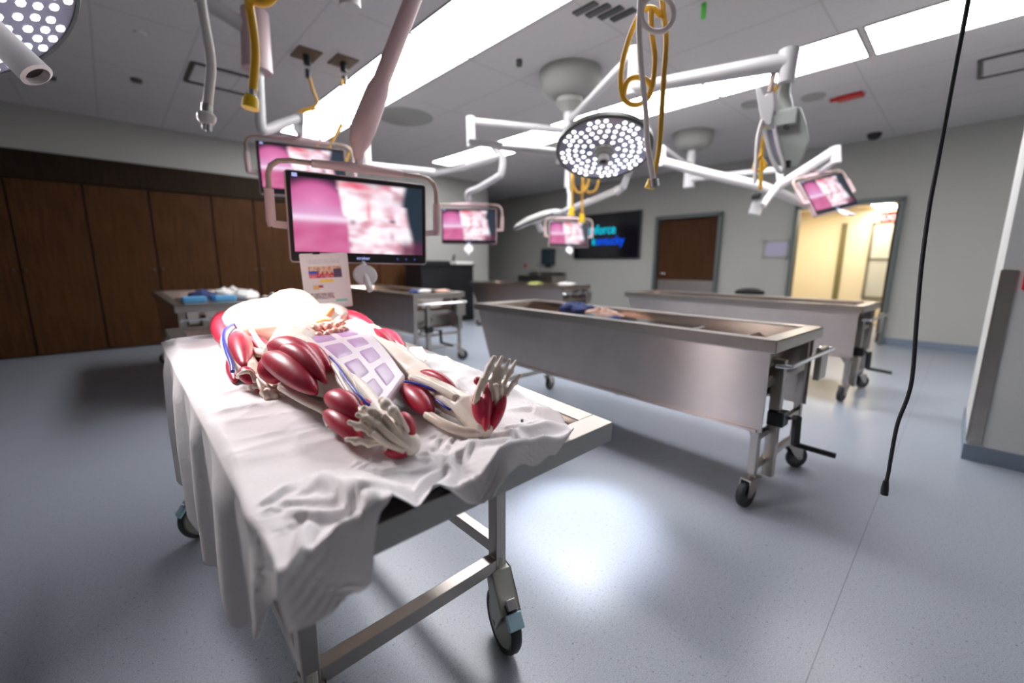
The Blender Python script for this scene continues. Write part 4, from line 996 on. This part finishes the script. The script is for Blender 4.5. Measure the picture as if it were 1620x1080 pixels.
build(boomp([(2.655, 3.41, 2.345), tuple(P(800, 232, 3.7)), tuple(P(890, 243, 3.15)), (2.62, 1.90, 2.13)], [.036, .034, .032, .03]), 'spring_arm', M_paint, t, world=True, smooth=True)
a5 = build(boomp([(*D1, 2.36), tuple(P(1000, 262, 4.45))], .03), 'swing_arm', M_paint, t, world=True, smooth=True)
build(boomp([tuple(P(1000, 262, 4.45)), tuple(P(986, 296, 4.5)), tuple(P(975, 305, 4.55))], .034), 'elbow', M_paint, a5, world=True, smooth=True)
build(boomp([tuple(P(984, 297, 4.5)), tuple(P(935, 318, 4.8)), tuple(P(888, 336, 5.0))], [.036, .034, .03]), 'spring_arm', M_paint, t, world=True, smooth=True)
# equipment head at the end of the big spring arm
eq = thing('hanging_display', 'grey green display housing seen from behind, hanging from the white boom arm at upper right', 'equipment', (3.10, .90, 2.2))
R0 = 3.24
pl = [P(x, y, R0 + .03) for x, y in ((1226, 180), (1258, 168), (1268, 170), (1276, 195), (1281, 222), (1272, 248), (1262, 264), (1246, 262), (1232, 240), (1226, 210))]
dv = (pl[0] - Vector((0, 0, 1.2))).normalized() * .07
build(MB().prism(pl, dv), 'housing', M_device, eq, world=True, bevel=.010)
pl = [P(x, y, R0 - .01) for x, y in ((1224, 176), (1262, 168), (1260, 196), (1226, 200))]
build(MB().prism(pl, dv * .8), 'side_block', M_device, eq, world=True, bevel=.008)
pl = [P(x, y, R0 - .03) for x, y in ((1195, 138), (1203, 139), (1210, 150), (1225, 143), (1226, 170), (1220, 198), (1206, 202), (1201, 175))]
build(MB().prism(pl, dv * .6), 'bracket', M_paint, eq, world=True, bevel=.008)
build(boomp(cat([P(1209, 203, R0 - .02), P(1214, 225, R0 - .02), P(1222, 252, R0 - .02), P(1234, 272, R0 - .02), P(1240, 262, R0 - .02), P(1232, 235, R0 - .02), P(1226, 205, R0 - .02)]), .013, 10), 'handle_loop', M_paint, eq, world=True, smooth=True)
pl = [P(x, y, R0) for x, y in ((1211, 206), (1224, 204), (1230, 240), (1231, 252), (1222, 250))]
build(MB().prism(pl, dv * .3), 'screen_edge', mat('lilac_panel', (.35, .33, .42), .4), eq, world=True)
build(boomp([(3.10, .90, 2.34), tuple(P(1240, 150, R0 + .05)), tuple(P(1246, 176, R0 + .05))], [.03, .035, .035]), 'stem', M_device, eq, world=True, smooth=True)
build(boomp(cat([P(1226, 108, R0 + .02), P(1222, 125, R0 - .01), P(1218, 146, R0 - .02)]), .016, 10), 'cable', M_tubeb, eq, world=True, smooth=True)
build(MB().box(P(1244, 201, R0 - .05), (.05, .02, .02)), 'slot', M_black, eq, world=True)
build(MB().box(P(1246, 260, R0 - .0), (.03, .03, .04)), 'connector', M_black, eq, world=True)
build(boomp(cat([P(1206, 190, R0 - .04), P(1199, 215, R0 - .04), P(1196, 250, R0 - .04), P(1194, 290, R0 - .04)]), .011, 10), 'white_cable', M_hose_w, eq, world=True, smooth=True)

# dome 2
D2 = (6.38, 2.98); t = dome(*D2, .28, 'smaller grey ceiling dome with white swing arms above the rear right table', .23)
build(boomp([(*D2, 2.86), (*D2, 2.62), (*D2, 2.60), (*D2, 2.32)], [.06, .06, .085, .085]), 'column', M_paint, t, world=True, smooth=True)
build(boomp([(*D2, 2.62), tuple(P(1047, 236, 6.0)), tuple(P(1047, 262, 6.0))], [.04, .05, .05]), 'swing_arm', M_paint, t, world=True, smooth=True)
build(boomp([P(1047, 255, 6.0), P(1120, 275, 5.9), P(1200, 293, 5.85), P(1240, 308, 5.9), P(1285, 328, 6.0)], [.05, .055, .055, .05, .04]), 'spring_arm', M_paint, t, world=True, smooth=True)
build(boomp([(*D2, 2.44), tuple(P(1150, 277, 6.5)), tuple(P(1232, 268, 6.0)), tuple(P(1236, 292, 5.72))], .038), 'swing_arm', M_paint, t, world=True, smooth=True)
k2 = mpt(4, (0, .02, .36))
build(boomp([P(1229, 296, 5.72), P(1318, 240, 5.75)], [.045, .05]), 'spring_arm', M_paint, t, world=True, smooth=True)
build(boomp([P(1321, 232, 5.75), P(1322, 258, 5.75)], .05), 'elbow', M_paint, t, world=True, smooth=True)
build(boomp([P(1322, 254, 5.75), mpt(4, (0, .02, .26))], [.03, .025]), 'elbow', M_paint, t, world=True, smooth=True)
bx = thing('surgical_lamp', 'small white lamp handle box hanging from white links left of the open doorway', 'surgical lamp', tuple(P(1197, 325, 5.5)))
build(boomp([P(1232, 292, 5.7), P(1215, 313, 5.6), P(1206, 326, 5.5)], .035), 'link', M_paint, bx, world=True, smooth=True)
pl = [P(x, y, 5.5) for x, y in ((1190, 318), (1208, 316), (1200, 341), (1183, 338))]
build(MB().prism(pl, Vector((.12, .02, 0))), 'head', M_paint, bx, world=True, bevel=.02)
build(MB().box(P(1198, 310, 5.48), (.1, .1, .07)), 'joint', M_black, bx, world=True, bevel=.02)

# boom of the front cart (its dome hangs from the ceiling just above the view)
D0 = (1.15, 2.55); t = dome(*D0, .28, 'grey ceiling dome above the foreground cart, out of view over the top edge')
build(boomp([(*D0, 2.86), (*D0, 2.60)], .058), 'column', M_paint, t, world=True, smooth=True)
e1 = Vector((1.25, 1.90, 2.66))
a1 = build(boomp([(*D0, 2.66), tuple(e1)], .034), 'swing_arm', M_paintp, t, world=True, smooth=True)
top = P(655, -6, 2.17); bot = P(574, 205, 2.25)
build(boomp([e1, top, top.lerp(bot, .62), top.lerp(bot, .70), bot], [.036, .036, .038, .050, .056]), 'spring_arm', M_paintp, t, world=True, smooth=True)
n0 = mpt(0, (0, .02, .30))
build(boomp([bot, P(568, 228, 2.25), P(567, 240, 2.26), n0], [.056, .045, .026, .024]), 'elbow', M_paintp, t, world=True, smooth=True)
# lamp arm of the same boom
a2 = build(boomp([(*D0, 2.74), (.2, 2.3, 2.74)], .034), 'swing_arm', M_paint, t, world=True, smooth=True)
build(boomp([(.2, 2.3, 2.78), (.2, 2.3, 2.5)], .04), 'elbow', M_paint, a2, world=True, smooth=True)
build(boomp([(.2, 2.3, 2.55), (-.30, 2.42, 2.42)], .04), 'spring_arm', M_paint, t, world=True, smooth=True)
# rear left boom carrying the high monitor
D4 = (.55, 4.9)
t = thing('ceiling_boom', 'white boom pipes at the top left that carry the rear high monitor', 'ceiling boom', tuple(Zp(300, -140, CZ)))
qc = Zp(300, -140, CZ)
build(boomp([(qc.x, qc.y, CZ), (qc.x, qc.y, CZ - .06)], .16, 30), 'canopy', M_dome, t, world=True, smooth=True)
build(boomp([P(300, -30, 3.7), P(340, 12, 3.7), P(392, 44, 3.7)], .048), 'swing_arm', M_paint, t, world=True, smooth=True)
build(boomp([(qc.x, qc.y, CZ - .03), P(300, -30, 3.7)], .04), 'swing_arm', M_paint, t, world=True, smooth=True)
build(boomp([P(403, 18, 3.7), P(407, 112, 3.7)], [.085, .095]), 'column', M_paintp, t, world=True, smooth=True)
n1_ = mpt(1, (0, .02, .30))
build(boomp(cat([P(408, 110, 3.7), P(410, 160, 3.7), P(413, 200, 3.7), P(420, 206, 3.72), P(440, 198, 3.8), P(470, 187, 3.9)]), .034), 'spring_arm', M_paint, t, world=True, smooth=True)
build(boomp([P(472, 180, 3.9), P(472, 205, 3.9), n1_], [.04, .036, .026]), 'elbow', M_paint, t, world=True, smooth=True)
# boom of the smaller monitor
t = thing('ceiling_boom', 'thin white swing arms holding the smaller monitor above the console', 'ceiling boom', (2.6, 4.95, CZ))
n2_ = mpt(2, (0, .02, .30))
q0 = P(582, 262, 5.6)
build(boomp([(q0.x, q0.y, CZ), (q0.x, q0.y, q0.z - .05)], .045), 'column', M_paint, t, world=True, smooth=True)
build(boomp([q0, P(690, 273, 5.3), P(740, 262, 4.9), P(792, 246, 4.75)], .042), 'swing_arm', M_paint, t, world=True, smooth=True)
build(boomp(cat([P(780, 232, 4.75), P(794, 250, 4.75), P(793, 274, 4.75), P(785, 281, 4.8), P(760, 296, 4.95), P(741, 305, 5.1), n2_]), .036), 'spring_arm', M_paint, t, world=True, smooth=True)
# boom for the smallest monitor
t = thing('ceiling_boom', 'thin white arm above the smallest monitor in front of the television', 'ceiling boom', (5.9, 4.9, CZ))
n3_ = mpt(3, (0, .02, .30))
build(boomp([(5.9, 4.9, CZ), (5.9, 4.9, CZ - .2)], .2, 30), 'canopy', M_dome, t, world=True, smooth=True)
build(boomp([(5.9, 4.9, CZ - .2), (5.9, 4.9, 2.5)], .05), 'column', M_paint, t, world=True, smooth=True)
build(boomp([(5.9, 4.9, 2.52), (n3_.x, n3_.y, 2.3), tuple(n3_)], .03), 'swing_arm', M_paint, t, world=True, smooth=True)

# round surgical lamp heads
M_ledface = mat('lamp_face', (.34, .33, .44), .18, .3)
def led_positions(R_):
    out = []
    for k in range(8):      # eight petals of lenses
        a = 2 * pi * k / 8 + .2
        for (rr_, da) in ((.30, 0), (.45, -.20), (.45, .20), (.60, -.27), (.60, 0), (.60, .27), (.75, -.28), (.75, -.09), (.75, .09), (.75, .28), (.88, -.18), (.88, .0), (.88, .18)):
            out.append((rr_ * R_ * math.cos(a + da), rr_ * R_ * math.sin(a + da)))
    return out
def lamp(c, nrm, R_, label, upvec=(0, 0, 1), handle=.16, hr=.030):
    c = Vector(c); nrm = Vector(nrm).normalized()
    t = thing('surgical_lamp', label, 'surgical lamp', tuple(c))
    z = nrm; x = z.cross(Vector(upvec)).normalized(); y = z.cross(x); Rm = Matrix((x, y, z)).transposed()
    build(MB().lathe([(0, -.075), (R_ * .35, -.075), (R_ * .85, -.045), (R_ * .99, -.02), (R_ * .99, .004), (0, .004)], c, Rm, 56), 'housing', M_dome, t, world=True, smooth=True)
    build(MB().lathe([(R_ * .95, .012), (R_ * .985, .014), (R_ * 1.02, .004), (R_ * 1.02, -.020), (R_ * .98, -.024), (R_ * .95, .0)], c, Rm, 56, close=True), 'rim', M_dkmetal, t, world=True, smooth=True)
    fc = build(MB().lathe([(0, .005), (R_ * .95, .005), (R_ * .95, .008), (0, .008)], c, Rm, 56), 'lens_plate', M_ledface, t, world=True)
    ld = MB()
    for (a, b) in led_positions(R_): ld.lathe([(0, .016), (.009, .015), (.0145, .010), (.0145, .008)], c + Rm @ Vector((a, b, 0)), Rm, 8)
    o = build(ld, 'led_array', M_led, fc, world=True, smooth=True)
    hb_ = build(MB().lathe([(0, .008), (.068, .008), (.066, .024), (.050, .034), (.048, .042), (.036, .05), (0, .05)], c, Rm, 32), 'handle_base', M_dome, t, world=True, smooth=True)
    build(MB().lathe([(0, .04), (hr * .95, .04), (hr * .9, handle * .5), (hr, handle + .04), (hr * .75, handle + .045), (hr * .72, handle + .02), (0, handle + .02)], c, Rm, 32), 'handle', M_paint, t, world=True, smooth=True)
    build(MB().lathe([(0, handle + .0215), (hr * .7, handle + .0215), (hr * .7, handle + .0235), (0, handle + .0235)], c, Rm, 24), 'handle_socket', M_black, t, world=True)
    return t, Rm
L1c = P(955, 237, 2.95)
toc = Vector((-L1c.x, -L1c.y, 0)).normalized(); el = math.radians(65)
lt, Rm = lamp(L1c, toc * math.cos(el) + Vector((0, 0, -math.sin(el))) + Vector((.035, .0, 0)), .30, 'round glowing surgical lamp head with many small lenses above the large steel table', handle=.05, hr=.036)
yk = MB().tube([L1c + Vector((.0, .0, .05)), L1c + Vector((.06, .06, .16)), Vector((2.62, 1.90, 2.13))], [.035, .03, .03], 12)
build(yk, 'yoke', M_paint, lt, world=True, smooth=True)
lt, Rm = lamp(LAMP2_C, LAMP2_T - LAMP2_C, .31, 'round surgical lamp head at the top left corner with a long white handle', handle=.20, hr=.043)
build(MB().tube([LAMP2_C + Vector((-.05, .03, .06)), LAMP2_C + Vector((-.14, .16, .32)), Vector((-.30, 2.42, 2.42))], .03, 12), 'yoke', M_paint, lt, world=True, smooth=True)
L4c = P(850, 348, 5.3); dn = (P(852, 368, 5.3) - L4c)
xa = (P(885, 333, 5.25) - P(815, 360, 5.35)).normalized(); nn = (L4c - Vector((0, 0, CAM_H))).normalized().cross(xa); nn = nn if nn.z < 0 else -nn
lt, Rm = lamp(L4c, nn, .30, 'surgical lamp head seen edge on, left of the smallest monitor', handle=.10, hr=.035)
build(MB().tube([P(855, 340, 5.3), P(888, 336, 5.0)], .03, 10), 'yoke', M_paint, lt, world=True, smooth=True)

# ================================================================== HOSES AND CORDS
def hose(name, pts, r, m, label, cat_='hose', caps=(), ceiling=True, group=None):
    t = thing(name, label, cat_, tuple(pts[0]), group=group)
    build(MB().tube(cat([Vector(p) for p in pts]), r, 12), 'hose', m, t, world=True, smooth=True, autos=180)
    for nm_, pp, rr_, mm in caps: build(MB().tube([Vector(q) for q in pp], rr_, 14), nm_, mm, t, world=True, smooth=True)
    return t
p = [P(x, y, 1.06) for x, y in ((300, -110), (314, -30), (321, 20), (329, 65), (334, 105), (331, 140), (328, 172))]
hose('air_hose', [Vector((p[0].x, p[0].y, CZ))] + p, .0082, M_hose_w, 'white air hose with a chrome plug hanging at the upper left',
     caps=(('ferrule', [P(328, 165, 1.06), P(327, 180, 1.06)], .0095, M_chrome), ('connector', [P(327, 178, 1.06), P(327, 182, 1.06), P(327, 190, 1.06), P(327, 196, 1.06)], [.011, .0155, .0155, .011], M_hose_w),
           ('plug_pin', [P(330, 194, 1.06), P(330, 208, 1.06)], .005, M_chrome), ('plug_pin', [P(324, 194, 1.06), P(323, 204, 1.06)], .004, M_chrome)))
p = [P(x, y, 1.06) for x, y in ((385, -90), (392, -20), (395, 10), (401, 50), (404, 85), (402, 120), (399, 148))]
t = hose('air_hose', [Vector((p[0].x, p[0].y, CZ))] + p, .0082, M_hose_y, 'yellow air hose with a yellow cap hanging at the upper left',
     caps=(('ferrule', [P(399, 142, 1.06), P(398, 155, 1.06)], .0085, M_chrome), ('cap', [P(398, 152, 1.06), P(397, 158, 1.06), P(396, 172, 1.06)], [.011, .014, .0155], M_yellow)))
build(MB().tube(cat([P(390, -8, 1.05), P(400, 0, 1.05), P(412, 4, 1.05), P(424, 2, 1.05), P(434, -8, 1.05)]), .0082, 12), 'hose_loop', M_hose_y, t, world=True, smooth=True)
r_ = 2.2
ring = [P(1040 + 26 * math.cos(a), 22 + 29 * math.sin(a), r_) for a in [math.radians(200 + 20 * k) for k in range(0, 19)]]
t = hose('air_hose', [P(1012, -60, r_), P(1013, 0, r_), P(1011, 50, r_), P(1016, 120, r_), P(1022, 180, r_), P(1024, 225, r_), P(1030, 262, r_), P(1034, 288, r_)], .0125, M_hose_w, 'long coiled white air hose hanging in front of the white boom arm',
     caps=(('connector', [P(1034, 284, r_), P(1036, 296, r_)], .022, M_chrome),))
build(MB().tube([Vector((P(1012, -60, r_).x, P(1012, -60, r_).y, CZ)), P(1012, -60, r_)], .0125), 'hose_drop', M_hose_w, t, world=True, smooth=True)
build(MB().tube(ring, .0125, 12), 'hose_loop', M_hose_w, t, world=True, smooth=True)
ytop = P(1045, -60, r_ + .06); q_ = r_ + .06
t = hose('air_hose', [Vector((ytop.x, ytop.y, CZ)), ytop, P(1048, 5, q_), P(1054, 60, q_), P(1050, 125, q_), P(1046, 190, q_), P(1042, 240, q_), P(1032, 284, q_)], .0125, M_hose_y2, 'long coiled yellow hose hanging beside the coiled white hose',
     caps=(('cap', [P(1031, 284, q_), P(1027, 298, q_)], [.018, .024], M_yellow),))
build(MB().tube(cat([P(1046, 26, q_), P(1034, 14, q_), P(1018, 16, q_), P(1003, 40, q_), P(988, 85, q_), P(982, 120, q_), P(984, 148, q_), P(992, 162, q_), P(1008, 166, q_), P(1024, 156, q_), P(1030, 140, q_), P(1022, 126, q_), P(1004, 122, q_), P(992, 130, q_), P(986, 150, q_)]), .0125, 12), 'hose_loop', M_hose_y, t, world=True, smooth=True)
build(MB().tube(cat([P(1030, 14, q_), P(1031, 50, q_), P(1036, 90, q_), P(1033, 130, q_), P(1026, 150, q_)]), .0125, 12), 'hose_loop', M_hose_y2, t, world=True, smooth=True)
# hoses from the two bronze plates
for i, (x, y, pts, lab) in enumerate(((1.53, 4.37, [(488, 118), (496, 145), (501, 165), (470, 178), (452, 190), (500, 172), (512, 200), (500, 235)], 'ochre hose looping down from the left bronze ceiling plate'),
                                      (1.83, 4.28, [(541, 128), (542, 165), (541, 190), (520, 235), (530, 215), (548, 195), (560, 215), (545, 262)], 'ochre hose looping down from the right bronze ceiling plate'))):
    hose('hanging_hose', [Vector((x, y, CZ - .2))] + [P(a, b, 4.63) for a, b in pts], .012, M_hose_y2, lab, group='ochre hoses hanging from bronze plates')
for dx, dr, lab, ey in ((0, 0, 'yellow capped hose hanging above the smallest monitor, left of the pair', 335), (16, .05, 'yellow capped hose hanging above the smallest monitor, right of the pair', 346)):
    rr_ = 4.35 + dr; x0 = 905 + dx
    t = hose('air_hose', [Vector((3.56, 2.90, 2.36)), P(x0, 278, rr_), P(x0, 296, rr_), P(x0, ey - 6, rr_)], .012, M_hose_y2, lab, caps=(('cap', [P(x0, ey - 8, rr_), P(x0 - 1, ey + 6, rr_)], [.022, .034], M_yellow),), group='yellow capped hoses near the television')
    build(MB().tube(cat([P(x0 + 2, 262, rr_), P(x0 + 2, 290, rr_), P(x0 + 8, 304, rr_), P(x0 + 20, 302, rr_), P(x0 + 26, 285, rr_), P(x0 + 22, 262, rr_)]), .012, 10), 'hose_loop', M_hose_y2, t, world=True, smooth=True)
rr_ = 3.7
t = hose('air_hose', [Vector((3.10, .92, 2.30)), P(1222, 150, 3.35), P(1212, 200, 3.5), P(1206, 230, rr_), P(1204, 262, rr_), P(1203, 300, rr_)], .013, M_hose_y, 'yellow hose hanging behind the grey green display housing')
build(MB().tube(cat([P(1204, 245, rr_), P(1196, 256, rr_), P(1193, 268, rr_), P(1202, 270, rr_), P(1211, 262, rr_), P(1204, 250, rr_)]), .013, 10), 'hose_loop', M_hose_y, t, world=True, smooth=True)
# the black cord
rr_ = 1.72
cp = [P(x, y, rr_) for x, y in ((1560, -160), (1533, -5), (1511, 110), (1484, 255), (1470, 330), (1458, 420), (1450, 510), (1444, 590), (1436, 628), (1420, 670), (1410, 720), (1405, 750), (1400, 768))]
t = thing('power_cord', 'long black cord hanging from the ceiling at right with a small black plug', 'cord', (cp[0].x, cp[0].y, CZ))
build(MB().tube(cat([Vector((cp[0].x, cp[0].y, CZ))] + cp), .0052, 12), 'cord', M_rubber, t, world=True, smooth=True, autos=180)
build(MB().tube([P(1402, 760, rr_), P(1400, 772, rr_), P(1399, 782, rr_)], [.007, .010, .010], 12), 'plug', M_black, t, world=True, smooth=True)
